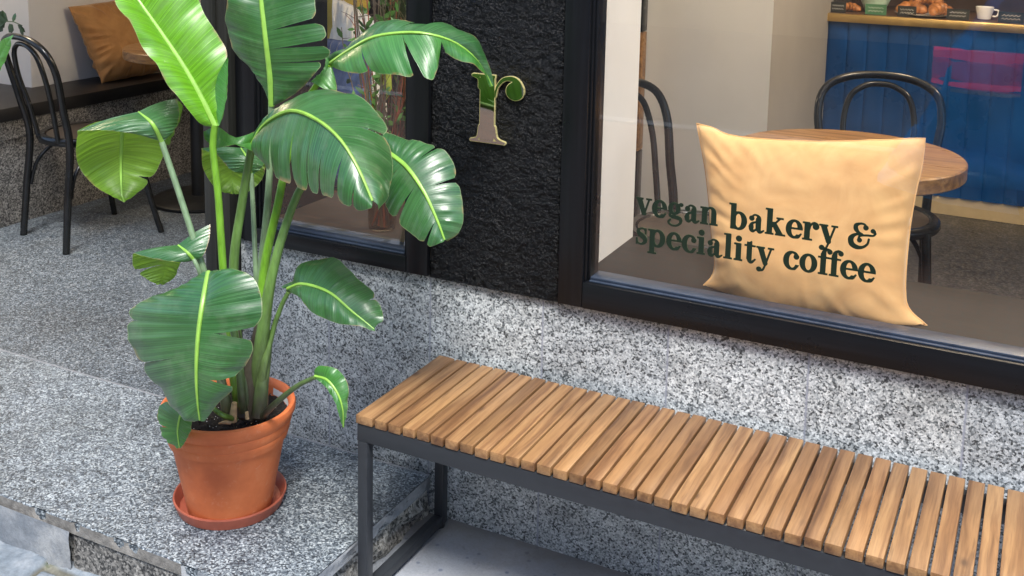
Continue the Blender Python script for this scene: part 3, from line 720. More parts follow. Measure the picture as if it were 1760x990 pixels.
# ------------------------------------------------------------------ the big plant
plant = thing('bird_of_paradise_plant', 'tall bird of paradise plant with big split paddle leaves growing in the terracotta pot', 'plant', (PX, PY, FZ+.24))
def px3(pts, Y=None):
    out = []; last = Y
    for p in pts:
        if len(p) == 3: last = p[2]
        out.append((p[0], p[1], last))
    # fill in depth linearly between given ones
    ys = [p[2] if len(p) == 3 else None for p in pts]
    if Y is not None and ys[0] is None: ys[0] = Y
    idx = [i for i, y in enumerate(ys) if y is not None]
    yy = np.interp(range(len(pts)), idx, [ys[i] for i in idx])
    return [at(p[0], p[1], float(y)) for p, y in zip(pts, yy)]
def surf(b, mid, eL, eR, sp_L=(), sp_R=(), mi=0, miR=None, arch=.012, pleat=.0022, seed=0, ruffle=.004, n=110, nv=14, curl=0):
    """blade: two half sheets hung on the midrib, each torn along its side veins where splits say so"""
    Mi = crom(mid, n+1)
    for side, E_, sp in ((-1, eL, sp_L), (1, eR, sp_R)):
        Ed = crom(E_, n+1)
        def pos(u, v):
            t = max(0, min(1, u))*n; i = min(n-1, int(t)); f = t-i
            um = max(0, min(1, u-.085*math.sin(math.pi*max(0, min(1, u)))))*n; im = min(n-1, int(um)); a = Mi[im].lerp(Mi[im+1], um-im); c = Ed[i].lerp(Ed[i+1], f)
            tan = (Mi[i+1]-Mi[i]).normalized(); wdt = c-a
            nrm = tan.cross(wdt); nrm = nrm.normalized() if nrm.length > 1e-9 else Vector((0, -1, 0))
            if nrm.dot(EYE-a) < 0: nrm = -nrm
            L = wdt.length
            p = a.lerp(c, v)
            ph = u*95+3*noise.noise((u*9, seed, side))
            off = arch*math.sin(math.pi*min(1, v*.9))*min(1, L/.06)
            off += .75*pleat*(.5-abs(math.sin(ph*.5))**.5)*min(1, v*3)*min(1, L/.05)+pleat*1.1*noise.noise((u*22+seed*3, v*1.2, side*4))*min(1, v*2)
            off += ruffle*noise.noise((u*11+seed, 7, side))*v*v*2
            off -= curl*v**3*L
            return p+nrm*off
        cuts = sorted([(0, 0, 0, 0)]+[tuple(s)+((.04,) if len(s) == 3 else ()) for s in sp]+[(1, 0, 0, 0)])
        for ci in range(len(cuts)-1):
            a, c = cuts[ci], cuts[ci+1]
            m = max(3, int((c[0]-a[0])*n))
            vs = []; us = []
            for i in range(m+1):
                s = i/m; u = a[0]+(c[0]-a[0])*s
                for j in range(nv+1):
                    v = j/nv; uu = u
                    dA = (u-a[0]); dC = (c[0]-u)
                    # round the corners of each torn lobe and draw it away from the tear
                    vmax = 1.0
                    for (uc, v0, gap, rd), d in ((a, dA), (c, dC)):
                        if gap > 0:
                            k = max(0, 1-d/rd) if rd > 0 else 0
                            vmax = min(vmax, 1-.10*k*k*(1 if v0 < .9 else 0))
                    v *= vmax
                    if a[2] > 0 and v > a[1]: uu += a[2]*.5*((v-a[1])/(1-a[1]))**1.2*max(0, 1-dA/.12)
                    if c[2] > 0 and v > c[1]: uu -= c[2]*.5*((v-c[1])/(1-c[1]))**1.2*max(0, 1-dC/.12)
                    q = pos(uu, v)
                    # a torn lobe droops a little differently from its neighbour
                    if len(cuts) > 2 and v > .25:
                        q = q+Vector((0, 1, -.35))*(.010*noise.noise((ci*7.3+seed, side, 1)))*(v-.25)
                    vs.append(q); us.append((u, side*v/vmax))
            fs = [(i*(nv+1)+j, i*(nv+1)+j+1, (i+1)*(nv+1)+j+1, (i+1)*(nv+1)+j) for i in range(m) for j in range(nv)]
            b.add(vs, fs, mi if (side < 0 or miR is None) else miR, True, us)
LEAVES = []
def leaf(surfs, mats, rib, rw=(.0045, .0032, .0012), ribmat=None):
    b = MB()
    for i, s in enumerate(surfs): surf(b, **s)
    o = b.build('leaf', mats, plant, merge=False)
    for r in (rib if isinstance(rib[0], list) else [rib]):
        P = crom(r, 24); q = MB()
        # lay the rib on the side of the blade that faces out
        q.tube([p+(EYE-p).normalized()*.0022 for p in P], rw, 8, steps=24, flat=.8)
        q.build('midrib', ribmat or M['midrib'], o)
    LEAVES.append(o); return o
def stalk(pts, rad, mat, n=12, flat=1.0):
    pts = [list(p) for p in pts]; pts[0][2] += .05; pts[1][2] += .035; pts[0][1] += 6
    if pts[2][1] > 500: pts[2][2] += .02
    b = MB(); b.tube(px3(pts), rad, n, steps=30, flat=flat); return b.build('stalk', mat, plant)

# --- stalks
stalk([(425, 700, 1.80), (412, 640, 1.78), (374, 545, 1.74), (350, 465, 1.72), (312, 345, 1.72), (278, 244, 1.72)], (.010, .0085, .007, .0065), M['stem_grey'])
stalk([(412, 705, 1.79), (396, 600, 1.76), (384, 470, 1.75), (375, 335, 1.745), (366, 255, 1.745), (370, 214, 1.745)], (.012, .0095, .008, .0075), M['stem_bright'])
stalk([(428, 700, 1.82), (405, 560, 1.83), (402, 450, 1.85), (415, 355, 1.87), (433, 250, 1.87)], (.013, .0115, .0105, .009), M['stem_green'])
stalk([(438, 700, 1.88), (443, 560, 1.91), (440, 475, 1.93), (436, 380, 1.97), (432, 298, 2.0)], (.008, .007, .0062, .0055), M['stem_grey'])
stalk([(440, 700, 1.85), (446, 500, 1.9), (460, 350, 1.95), (466, 240, 1.97), (466, 180, 1.97)], (.010, .0092, .0085, .007), M['stem_grey'])
stalk([(438, 700, 1.84), (452, 480, 1.88), (478, 350, 1.93), (492, 280, 1.97), (515, 195, 2.0), (545, 145, 2.03), (568, 112, 2.03)], (.013, .0115, .010, .0085, .007), M['stem_bright'])
stalk([(437, 705, 1.82), (448, 600, 1.83), (466, 480, 1.86), (492, 385, 1.9), (522, 315, 1.93), (580, 250, 1.96), (640, 243, 1.97), (668, 262, 1.96)], (.018, .0165, .012, .0095, .0085, .007), M['stem_green'])
stalk([(447, 705, 1.80), (452, 640, 1.82), (467, 575, 1.86), (484, 525, 1.88), (496, 502, 1.88)], (.017, .010, .006, .005), M['stem_green'])
stalk([(448, 712, 1.79), (475, 692, 1.785), (510, 664, 1.785), (542, 648, 1.79)], (.0085, .0065, .0045), M['stem_green'])
stalk([(395, 690, 1.78), (360, 560, 1.73), (345, 475, 1.70), (333, 446, 1.695)], (.006, .005, .0045), M['stem_grey'])
stalk([(418, 700, 1.77), (408, 600, 1.71), (385, 500, 1.68), (366, 470, 1.665), (357, 474, 1.655)], (.010, .0085, .007), M['stem_green'])
stalk([(405, 715, 1.765), (380, 712, 1.73), (350, 690, 1.75), (322, 690, 1.70)], (.0065, .005, .004), M['stem_bright'])
# --- sheathed base
for pts, rad, mt in (
    ([(432, 712, 1.82), (434, 650, 1.825), (444, 590, 1.84), (452, 540, 1.85)], (.030, .026, .021, .014), 'stem_dark'),
    ([(418, 710, 1.80), (412, 660, 1.80), (408, 610, 1.80), (404, 560, 1.81)], (.020, .017, .013, .010), 'stem_dark'),
    ([(446, 712, 1.80), (450, 660, 1.81), (458, 610, 1.835), (464, 570, 1.85)], (.019, .016, .012, .007), 'stem_green'),
    ([(392, 716, 1.78), (384, 670, 1.77), (374, 630, 1.77), (366, 610, 1.77)], (.014, .011, .009, .005), 'stem_grey'),
    ([(400, 720, 1.765), (402, 700, 1.765), (403, 688, 1.765)], (.010, .008, .006), 'dry_sheath'),
    ([(425, 716, 1.758), (424, 704, 1.757)], (.0045, .0035), 'dry_sheath'),
    ([(396, 722, 1.758), (385, 722, 1.745), (376, 724, 1.74)], (.006, .005, .002), 'dry_sheath')):
    pts = [(p[0], p[1]+4, p[2]+.04) for p in pts]; b = MB(); b.tube(px3(pts), rad, 14, steps=16, flat=.8); b.build('sheath', M[mt], plant)

# --- leaves
# bright upright leaf, top left
mid = px3([(370, 217, 1.745), (348, 172), (316, 115, 1.735), (276, 55), (237, 0, 1.72), (200, -55), (165, -125, 1.74)])
eL = px3([(364, 219, 1.745), (344, 212), (322, 188), (288, 145, 1.68), (256, 98), (226, 48), (197, 0, 1.66), (178, -55), (163, -125, 1.74)])
eR = px3([(376, 216, 1.745), (384, 190), (379, 150, 1.77), (391, 96, 1.79), (376, 62), (352, 25), (330, -20, 1.79), (270, -80), (167, -125, 1.74)])
curlm = px3([(377, 216, 1.74), (387, 170), (391, 100, 1.775)]); ce1 = px3([(376, 214, 1.742), (368, 180), (370, 140), (390, 98, 1.77)]); ce2 = px3([(378, 214, 1.742), (390, 165), (392, 100, 1.775)])
leaf([dict(mid=mid, eL=eL, eR=eR, arch=.010, seed=1, pleat=.0016, ruffle=.006), dict(mid=curlm, eL=ce1, eR=ce2, pleat=.0003, ruffle=.001, arch=.003, seed=2, n=40, nv=6, mi=1)],
     [M['leaf_fresh'], M['leaf_mid']], mid, (.0065, .0045, .0025), M['midrib'])
# tall dark leaf, top centre
mid = px3([(467, 182, 1.97), (464, 130), (457, 70, 1.95), (449, 0), (443, -60, 1.96), (436, -150, 2.0)])
eL = px3([(463, 180, 1.97), (444, 132), (408, 92, 1.96), (390, 45), (392, 0, 1.93), (402, -60), (434, -150, 2.0)])
eR = px3([(472, 181, 1.97), (500, 166), (530, 140, 1.98), (566, 92), (560, 52, 1.99), (545, 20), (535, -30), (500, -90), (438, -150, 2.0)])
leaf([dict(mid=mid, eL=eL, eR=eR, sp_R=[(.30, .12, .018, .03), (.375, .10, .03, .03), (.47, .12, .03, .03)], arch=.012, seed=3, pleat=.0026)], [M['leaf']], mid, (.0075, .0055, .003))
# arching leaf, top right
mid = px3([(568, 108, 2.03), (600, 86), (640, 64, 1.98), (690, 56), (735, 58, 1.99), (780, 72), (815, 98, 2.08), (838, 132, 2.11), (846, 148, 2.115)])
eU = px3([(564, 96, 2.03), (592, 82, 2.02), (636, 52), (664, 37, 2.02), (705, 37), (740, 44, 2.04), (765, 41), (805, 60, 2.10), (832, 90), (848, 148, 2.12)])
eD = px3([(568, 114, 2.03), (596, 124, 1.97), (640, 128), (690, 130, 1.93), (742, 142, 1.95), (760, 95, 2.0), (790, 104), (812, 114, 2.05), (832, 128), (842, 150, 2.11)])
c_mid = px3([(568, 110, 2.03), (556, 128, 2.01), (538, 142, 2.0)]); c1 = px3([(560, 88, 2.03), (556, 118), (534, 140, 2.0)]); c2 = px3([(572, 118, 2.03), (579, 158, 2.01), (555, 152, 1.995)])
leaf([dict(mid=mid, eL=eD, eR=eU, mi=0, miR=1, sp_L=[(.33, .12, .02, .06), (.56, .05, .05, .05), (.72, .3, .05, .05)], sp_R=[(.52, .55, .03, .04)], arch=.010, seed=5), dict(mid=c_mid, eL=c1, eR=c2, mi=0, pleat=.0005, ruffle=.002, n=40, nv=8, arch=.006, seed=6)],
     [M['leaf_mid'], M['leaf']], mid, (.005, .0035, .0015))
# wide central leaf
mid = px3([(433, 252, 1.87), (456, 214, 1.85), (500, 191, 1.81), (545, 206, 1.77), (585, 240, 1.74), (615, 288, 1.72), (640, 345, 1.71)])
eU = px3([(436, 246, 1.87), (458, 208, 1.865), (510, 178, 1.88), (556, 157, 1.90), (602, 164, 1.90), (645, 192, 1.89), (664, 225, 1.87), (672, 290, 1.82), (664, 338, 1.76), (648, 362, 1.71)])
eD = px3([(430, 254, 1.87), (444, 268, 1.83), (468, 296, 1.79), (495, 314, 1.76), (535, 330, 1.73), (565, 338, 1.71), (595, 352, 1.70), (618, 362, 1.70), (638, 358, 1.70)])
am = px3([(436, 244, 1.87), (400, 248, 1.83), (372, 236, 1.80), (351, 236, 1.80)]); a1 = px3([(448, 222, 1.87), (405, 236, 1.85), (374, 218, 1.82), (350, 226, 1.80)]); a2 = px3([(440, 262, 1.86), (405, 250, 1.80), (372, 254, 1.78), (352, 240, 1.80)])
leaf([dict(mid=mid, eL=eD, eR=eU, mi=0, sp_L=[(.34, .30, .028, .05), (.52, .35, .022, .03), (.64, .2, .02, .025), (.72, .25, .02, .02), (.82, .15, .026, .025), (.91, .3, .02, .02)], sp_R=[(.70, .5, .015, .04)], arch=.016, seed=8, pleat=.002),
      dict(mid=am, eL=a1, eR=a2, mi=1, pleat=.0004, ruffle=.001, arch=.004, seed=9, n=50, nv=8)], [M['leaf'], M['leaf_mid']], mid, (.007, .0055, .003))
# right leaf behind it
mid = px3([(668, 262, 1.96), (700, 288, 1.93), (730, 332, 1.91), (752, 380, 1.90), (764, 412, 1.90)])
eR = px3([(660, 225, 1.99), (708, 243, 1.99), (748, 250, 1.99), (774, 272, 1.98), (790, 320, 1.96), (796, 372, 1.94), (788, 400), (768, 415, 1.91)])
eL = px3([(664, 268, 1.96), (655, 318, 1.92), (668, 362, 1.90), (690, 388, 1.89), (715, 408, 1.88), (736, 424, 1.88), (762, 416, 1.89)])
leaf([dict(mid=mid, eL=eL, eR=eR, sp_L=[(.30, .2, .04, .06), (.55, .12, .04, .06), (.85, .1, .04, .05)], sp_R=[(.38, .3, .02, .05), (.62, .25, .035, .05)], arch=.008, seed=11)], [M['leaf']], mid, (.0055, .004, .002))
# folded leaf, left
A_mid = px3([(278, 244, 1.72), (262, 213, 1.70), (238, 192, 1.71)]); A_L = px3([(276, 243, 1.72), (232, 230, 1.67), (180, 225, 1.64), (134, 226, 1.64)]); A_R = px3([(280, 243, 1.72), (298, 226, 1.74), (308, 200, 1.77), (304, 171, 1.79)])
B_mid = px3([(212, 204, 1.735), (208, 270, 1.77), (209, 330, 1.755), (214, 347, 1.745)]); B_L = px3([(134, 226, 1.642), (134, 280, 1.68), (162, 318, 1.71), (212, 347, 1.745)]); B_R = px3([(300, 180, 1.80), (284, 258, 1.82), (254, 316, 1.79), (216, 347, 1.745)])
C_mid = px3([(304, 172, 1.79), (308, 200, 1.785), (282, 244, 1.73)]); C1 = px3([(303, 172, 1.79), (305, 196, 1.78), (281, 243, 1.728)]); C2 = px3([(306, 173, 1.795), (314, 190, 1.80), (290, 250, 1.76)])
leaf([dict(mid=A_mid, eL=A_L, eR=A_R, mi=0, arch=.008, seed=13, n=70, pleat=.0018, ruffle=.001), dict(mid=B_mid, eL=B_L, eR=B_R, mi=1, arch=-.012, seed=14, n=80, ruffle=.002, sp_R=[(.72, .5, .04, .05)]), dict(mid=C_mid, eL=C1, eR=C2, mi=1, arch=.001, seed=15, n=30, nv=4)],
     [M['leaf'], M['leaf_under']], [A_mid, B_mid], (.0052, .004, .0015))
# small folded leaf, lower left
A_mid = px3([(334, 448, 1.70), (322, 434, 1.69), (306, 421, 1.70)]); A_L = px3([(332, 449, 1.70), (302, 450, 1.67), (264, 445, 1.655), (229, 436, 1.65)]); A_R = px3([(336, 447, 1.70), (350, 438, 1.71), (360, 412, 1.73), (362, 386, 1.75)])
B_mid = px3([(285, 430, 1.70), (284, 460, 1.715), (276, 488, 1.71)]); B_L = px3([(228, 437, 1.65), (229, 460, 1.67), (244, 474, 1.69), (272, 490, 1.71)]); B_R = px3([(330, 432, 1.71), (310, 452, 1.72), (300, 476, 1.72), (280, 490, 1.71)])
leaf([dict(mid=A_mid, eL=A_L, eR=A_R, mi=0, arch=.005, seed=16, n=50, pleat=.001, ruffle=.001), dict(mid=B_mid, eL=B_L, eR=B_R, mi=1, arch=-.006, seed=17, n=60, sp_L=[(.55, .1, .10, .1)], ruffle=.002)],
     [M['leaf'], M['leaf_under']], A_mid, (.0038, .003, .0015))
# big front leaf
mid = px3([(358, 468, 1.655), (348, 520, 1.60), (340, 580, 1.575), (337, 640, 1.565), (339, 690, 1.57), (343, 722, 1.58)])
eL = px3([(350, 470, 1.66), (318, 494, 1.65), (268, 508, 1.64), (226, 534, 1.63), (224, 572, 1.62), (240, 618, 1.61), (268, 660, 1.60), (300, 704, 1.585), (328, 724, 1.58), (336, 722, 1.58)])
eR = px3([(364, 466, 1.655), (400, 464, 1.655), (436, 478, 1.655), (451, 516, 1.65), (449, 560, 1.64), (432, 610, 1.63), (415, 640, 1.62), (400, 668, 1.61), (375, 690, 1.60), (350, 724, 1.585)])
leaf([dict(mid=mid, eL=eL, eR=eR, sp_L=[(.44, .80, .01, .03), (.62, .75, .01, .03)], sp_R=[(.50, .28, .075, .07), (.74, .35, .06, .06)], arch=.014, seed=19, pleat=.0024)], [M['leaf']], mid, (.0068, .0052, .002))
# middle right leaf
mid = px3([(494, 496, 1.88), (520, 488, 1.86), (565, 502, 1.84), (605, 535, 1.83), (643, 566, 1.83)])
eU = px3([(484, 492, 1.885), (508, 480, 1.89), (516, 456, 1.90), (576, 445, 1.92), (612, 478, 1.90), (646, 508, 1.88), (660, 548, 1.85), (650, 557, 1.84)])
eD = px3([(492, 500, 1.88), (516, 512, 1.84), (536, 536, 1.82), (580, 556, 1.81), (620, 562, 1.81), (645, 570, 1.825)])
leaf([dict(mid=mid, eL=eD, eR=eU, arch=.009, seed=21, pleat=.0012, sp_R=[(.82, .65, .02, .04)])], [M['leaf']], mid, (.0042, .0033, .0015))
# little leaf at lower right
mid = px3([(541, 646, 1.79), (562, 653, 1.785), (580, 676, 1.78), (589, 704, 1.78), (590, 734, 1.785)])
eU = px3([(540, 642, 1.79), (548, 629, 1.79), (578, 634, 1.80), (598, 660, 1.80), (597, 700, 1.79), (591, 736, 1.785)])
eD = px3([(541, 650, 1.79), (556, 662, 1.775), (572, 684, 1.77), (582, 712, 1.77), (589, 735, 1.785)])
leaf([dict(mid=mid, eL=eD, eR=eU, arch=.006, seed=23, pleat=.001, n=60)], [M['leaf_mid']], mid, (.003, .0022, .001))
# little leaf hanging over the rim
mid = px3([(318, 694, 1.70), (309, 716, 1.685), (305, 742, 1.685), (308, 769, 1.69)])
eL = px3([(312, 690, 1.70), (282, 692, 1.71), (271, 712, 1.70), (276, 740, 1.69), (290, 758, 1.69), (306, 771, 1.69)])
eR = px3([(322, 696, 1.70), (330, 712, 1.695), (328, 740, 1.69), (318, 760), (310, 771, 1.69)])
leaf([dict(mid=mid, eL=eL, eR=eR, arch=.004, seed=25, pleat=.001, n=60, sp_L=[(.62, .45, .05, .06)])], [M['leaf_mid']], mid, (.0028, .002, .001))
# leaf behind the stalks
A_mid = px3([(432, 300, 2.0), (426, 274, 1.99), (414, 254, 2.01)]); A_L = px3([(430, 300, 2.0), (398, 292, 1.97), (374, 268, 1.97), (346, 256, 1.98)]); A_R = px3([(434, 300, 2.0), (448, 290, 2.01), (456, 275, 2.03), (458, 262, 2.05)])
B_mid = px3([(398, 256, 2.03), (398, 300, 2.06), (402, 332, 2.05)]); B_L = px3([(346, 256, 1.985), (350, 292, 2.0), (372, 324, 2.02), (400, 334, 2.05)]); B_R = px3([(458, 268, 2.06), (452, 304, 2.08), (432, 326, 2.07), (404, 334, 2.05)])
leaf([dict(mid=A_mid, eL=A_L, eR=A_R, mi=0, arch=.006, seed=27, n=50, ruffle=.004), dict(mid=B_mid, eL=B_L, eR=B_R, mi=1, arch=-.008, seed=28, n=60)], [M['leaf'], M['leaf_under']], A_mid, (.0035, .003, .0012))

# ------------------------------------------------------------------ bentwood chairs
def bentwood(name, loc, rz, label, group='black bentwood chairs'):
    t = thing(name, label, 'chair', (0, 0, 0), group)
    seat = MB(); seat.lathe([(0, .446), (.165, .446), (.172, .450), (.176, .456), (.195, .458), (.203, .450), (.205, .435), (.200, .425), (.17, .423), (0, .430)][::-1], (0, 0, 0), 56)
    so = seat.build('seat_ring', M['chair_black'], t)
    b = MB(); b.lathe([(0, .4475), (.10, .4480), (.163, .4495), (.168, .452)][::-1], (0, 0, 0), 48); b.build('seat_panel', M['seat_brown'], so)
    # outer hoop: both rear legs and the top of the back are one bent rod
    hoop = [(-.185, -.215, .0), (-.178, -.195, .22), (-.172, -.175, .44), (-.186, -.205, .60), (-.205, -.235, .74), (-.185, -.262, .825), (-.11, -.278, .868), (0, -.284, .880),
            (.11, -.278, .868), (.185, -.262, .825), (.205, -.235, .74), (.186, -.205, .60), (.172, -.175, .44), (.178, -.195, .22), (.185, -.215, .0)]
    b = MB(); b.tube(hoop, (.0145, .0150, .0155, .015, .0140, .0135, .0140, .015, .0155, .0150, .0145), 14, steps=110); b.build('back_hoop', M['chair_black'], t)
    inner = [(-.085, -.178, .44), (-.100, -.205, .58), (-.118, -.235, .70), (-.100, -.258, .80), (-.05, -.268, .842), (0, -.270, .850), (.05, -.268, .842), (.100, -.258, .80), (.118, -.235, .70), (.100, -.205, .58), (.085, -.178, .44)]
    b = MB(); b.tube(inner, .0105, 12, steps=80); b.build('inner_hoop', M['chair_black'], t)
    for s in (-1, 1):
        b = MB(); b.tube([(s*.150, .125, .440), (s*.160, .150, .30), (s*.178, .185, .12), (s*.196, .212, 0)], (.016, .0145, .0125, .0125), 14, steps=24); b.build('leg', M['chair_black'], t)
        # bent braces between leg and seat
        b = MB(); b.tube([(s*.172, -.180, .22), (s*.165, -.15, .32), (s*.150, -.08, .39), (s*.14, -.02, .423)], .008, 10, steps=24)
        b.build('brace', M['chair_black'], t)
        b = MB(); b.tube([(s*.176, .182, .15), (s*.165, .145, .29), (s*.13, .09, .38), (s*.09, .05, .423)], .008, 10, steps=24)
        b.build('brace', M['chair_black'], t)
    t.location = loc; t.rotation_euler = (0, 0, rz); return t
def copy_chair(src, loc, rz, label):
    c = src.copy(); scene.collection.objects.link(c); c.location = loc; c.rotation_euler = (0, 0, rz); c['label'] = label
    for ch in [o for o in bpy.data.objects if o.parent == src]:
        d = ch.copy(); scene.collection.objects.link(d); d.parent = c
        for g in [o for o in bpy.data.objects if o.parent == ch]:
            e = g.copy(); scene.collection.objects.link(e); e.parent = d
    return c
ch1 = bentwood('bentwood_chair', (-3.635, 3.25, FZ), R(-14), 'black bentwood chair on the open entrance floor beside the granite ledge')
ch2 = copy_chair(ch1, (-.955, 3.20, FZ), R(-104), 'black bentwood chair behind the large window, half hidden by the white reveal')
ch3 = copy_chair(ch1, (-.47, 3.67, FZ), R(190), 'black bentwood chair behind the round table, its back against the blue counter')

# ------------------------------------------------------------------ round tables
def round_table(loc, label, r=.33, th=.045):
    t = thing('round_table', label, 'table', loc, 'round wooden cafe tables')
    x, y, z = loc
    b = MB(); b.lathe([(0, .75-th), (r-.004, .75-th), (r, .75-th+.004), (r, .746), (r-.004, .75), (0, .75)], loc, 96); o = b.build('tabletop', M['table_wood'], t)
    b = MB(); b.lathe([(.037, .02), (.037, .70), (.12, .705), (.12, .715)], loc, 32); b.build('column', M['disc_black'], t)
    b = MB(); b.lathe([(0, 0), (.212, 0), (.222, .006), (.222, .016), (.21, .024), (.05, .034), (0, .034)], loc, 72); b.build('base', M['disc_black'], t)
    return t
round_table((-3.60, 3.87, FZ), 'round wooden table on a black column and disc base by the rust cushion')
round_table((-.505, 3.22, FZ), 'round wooden table standing behind the apricot cushion in the large window')

# ------------------------------------------------------------------ granite ledge with black slab
led = thing('seat_ledge', 'granite seat ledge topped with a black slab along the alcove wall', 'bench', (-4.3, 3.8, FZ))
b = MB(); b.box(-5.5, -4.03, 2.0, 6.0, FZ, .50); b.build('ledge_base', M['dark_granite'], led, bevel=.002)
b = MB(); b.box(-5.5, -4.018, 2.0, 6.0, .5005, .5865); b.build('ledge_course', M['dark_granite'], led, bevel=.004)
b = MB(); b.box(-5.5, -3.998, 1.98, 6.0, .5875, .6465); b.build('ledge_slab', M['slab_black'], led, bevel=.003)

# ------------------------------------------------------------------ cushions
def cushion(c4, th, mat, label, seed=0, pinch=.05, wr=.006, nrm=None, group=None, n=64, outline=None):
    """c4 = bottom-left, bottom-right, top-right, top-left corners in space"""
    BL, BR, TR, TL = [Vector(p) for p in c4]
    nv_ = (BR-BL).cross(TL-BL).normalized()
    if nv_.y > 0: nv_ = -nv_
    L = (BR-BL).length; b = MB(); idx = {}
    if outline: EB, ER, ET, EL = [crom(q, n+1) for q in outline]; BL, BR, TR, TL = EB[0], EB[-1], ET[-1], ET[0]
    vs = []; n1 = n+1
    for side in (1, -1):
        for j in range(n1):
            for i in range(n1):
                u = i/n*2-1; v = j/n*2-1
                uu = u-pinch*u*(1-abs(v)**(2.2 if v > 0 else 5))*(u*u)
                vv = v-pinch*.30*v*(1-u**8)*(v*v)
                s, t = (uu+1)/2, (vv+1)/2
                p = (BL*(1-s)+BR*s)*(1-t)+(TL*(1-s)+TR*s)*t
                if outline:
                    s, t = i/n, j/n
                    p = EB[i]*(1-t)+ET[i]*t+EL[j]*(1-s)+ER[j]*s-((BL*(1-s)+BR*s)*(1-t)+(TL*(1-s)+TR*s)*t)
                h = th*(max(0, (1-u**4))*max(0, (1-v**4)))**.55*(.80+.2*(1-v)*.5)
                e = max(abs(u), abs(v))
                # folds running in from the seams and the corners
                fold = noise.noise((u*2.2+seed, v*2.2, side*3))*1.6
                a = math.atan2(v, u)
                rad = noise.noise((math.cos(a)*9+seed, math.sin(a)*9, e*1.2+side))*(e**4)*(1-e**12)
                h += wr*(fold*(1-e*e)*.55+rad*3.6+.5*noise.noise((u*7+seed, v*7, side))*(1-e**6))
                vs.append(p+nv_*h*side+Vector((0, 0, .003*noise.noise((u*4, v*4, seed)))))
    def q(side, i, j): return (0 if side == 1 else n1*n1)+j*n1+i
    fs = [(q(1, i, j), q(1, i+1, j), q(1, i+1, j+1), q(1, i, j+1)) for j in range(n) for i in range(n)]
    fs += [(q(-1, i, j), q(-1, i, j+1), q(-1, i+1, j+1), q(-1, i+1, j)) for j in range(n) for i in range(n)]
    b.add(vs, fs, 0, True)
    o = b.build('cushion', mat, merge=True)
    loop = [vs[q(1, i, 0)] for i in range(0, n, 2)]+[vs[q(1, n, j)] for j in range(0, n, 2)]+[vs[q(1, i, n)] for i in range(n, 0, -2)]+[vs[q(1, 0, j)] for j in range(n, 0, -2)]+[vs[q(1, 0, 0)]]
    pp = MB(); pp.tube(loop, .0021, 6, steps=0, cap=False); pp.build('seam', mat, o)
    return tag(o, label, 'cushion', group)
def cy_(pts):
    # leaning back: depth grows with the height above the sill
    return [at(x, y, 2.385+.105*max(0, min(1, (500+(x-1200)*.165-y)/(285+(x-1200)*.1)))) for x, y in pts]
cushion([at(1209, 492, 2.385), at(1594, 563, 2.385), at(1591, 238, 2.49), at(1195, 211, 2.49)], .072, M['velvet'], 'large apricot velvet cushion standing on the sill of the large window behind the lettering', 3, 0, .0038,
        outline=[cy_([(1209, 491), (1236, 505), (1300, 527), (1400, 549), (1500, 562), (1560, 566), (1593, 559)]), cy_([(1593, 559), (1562, 530), (1556, 500), (1558, 450), (1564, 390), (1573, 335), (1584, 285), (1590, 238)]),
                 cy_([(1197, 212), (1225, 219), (1250, 231), (1300, 238), (1400, 243), (1500, 241), (1590, 238)]), cy_([(1209, 491), (1224, 475), (1229, 450), (1223, 400), (1217, 330), (1208, 265), (1197, 212)])])
cushion([Xp for Xp in ((-4.15, 3.80, .650), (-4.15, 4.26, .652), (-4.30, 4.28, 1.04), (-4.29, 3.74, 1.02))], .07, M['velvet_rust'], 'rust brown velvet cushion leaning on the white wall above the black ledge', 8, .05, .013)
cushion([(-2.50, 2.98, .625), (-2.10, 3.02, .625), (-2.08, 3.10, 1.42), (-2.48, 3.08, 1.40)], .06, M['velvet_mustard'], 'mustard yellow cushion standing behind the small window on the left', 12, .05, .012)
cushion([(-2.24, 2.84, .625), (-1.90, 2.86, .625), (-1.96, 2.90, 1.11), (-2.25, 2.90, 1.12)], .045, M['linen_blue'], 'navy blue cushion seen through the small window behind the twigs', 15, .05, .010)
cushion([(-2.20, 2.96, .625), (-1.90, 2.96, .625), (-2.02, 3.03, 1.17), (-2.20, 3.03, 1.25)], .045, M['linen_white'], 'off white cushion seen through the small window above the navy one', 17, .05, .010)
sf = thing('banquette', 'dark brown upholstered banquette inside the small window', 'bench', (-1.9, 3.0, FZ))
b = MB(); b.box(-2.38, -1.36, 2.78, 3.16, FZ, .62); b.build('seat_block', M['brown_wall'], sf, bevel=.02)
b = MB(); b.box(-2.55, -1.36, 3.165, 3.24, FZ, 1.5); b.build('backrest', M['dark_leather'], sf, bevel=.02)

# ------------------------------------------------------------------ counter
cnt = thing('bakery_counter', 'deep blue fluted bakery counter with brass edge at the back of the cafe', 'counter', (.2, 5.5, FZ))
b = MB(); vs = []; n = 26*12; x0 = -.99; pit = .095
for i in range(n+1):
    x = x0+pit*i/12; ph = (i % 12)/12
    y = 5.5-.010*math.sin(math.pi*ph)**.35
    vs += [(x, y, .205), (x, y, 1.018)]
b.add(vs, [(2*i, 2*i+2, 2*i+3, 2*i+1) for i in range(n)], 0, True)
b.build('front_panel', M['blue_panel'], cnt)
b = MB(); b.box(x0, x0+pit*26, 5.505, 6.1, .2, 1.0); b.build('carcass', M['dark_room'], cnt)
b = MB(); b.box(x0, x0+pit*26, 5.50, 6.1, FZ, .203); b.build('plinth', M['beige'], cnt)
b = MB(); b.box(x0-.002, x0+pit*26, 5.465, 5.50, 1.020, 1.060); b.build('edge_trim', M['brass'], cnt, bevel=.003)
b = MB(); b.box(x0, x0+pit*26, 5.5005, 6.1, 1.0205, 1.058); b.build('worktop', M['brown_wall'], cnt)
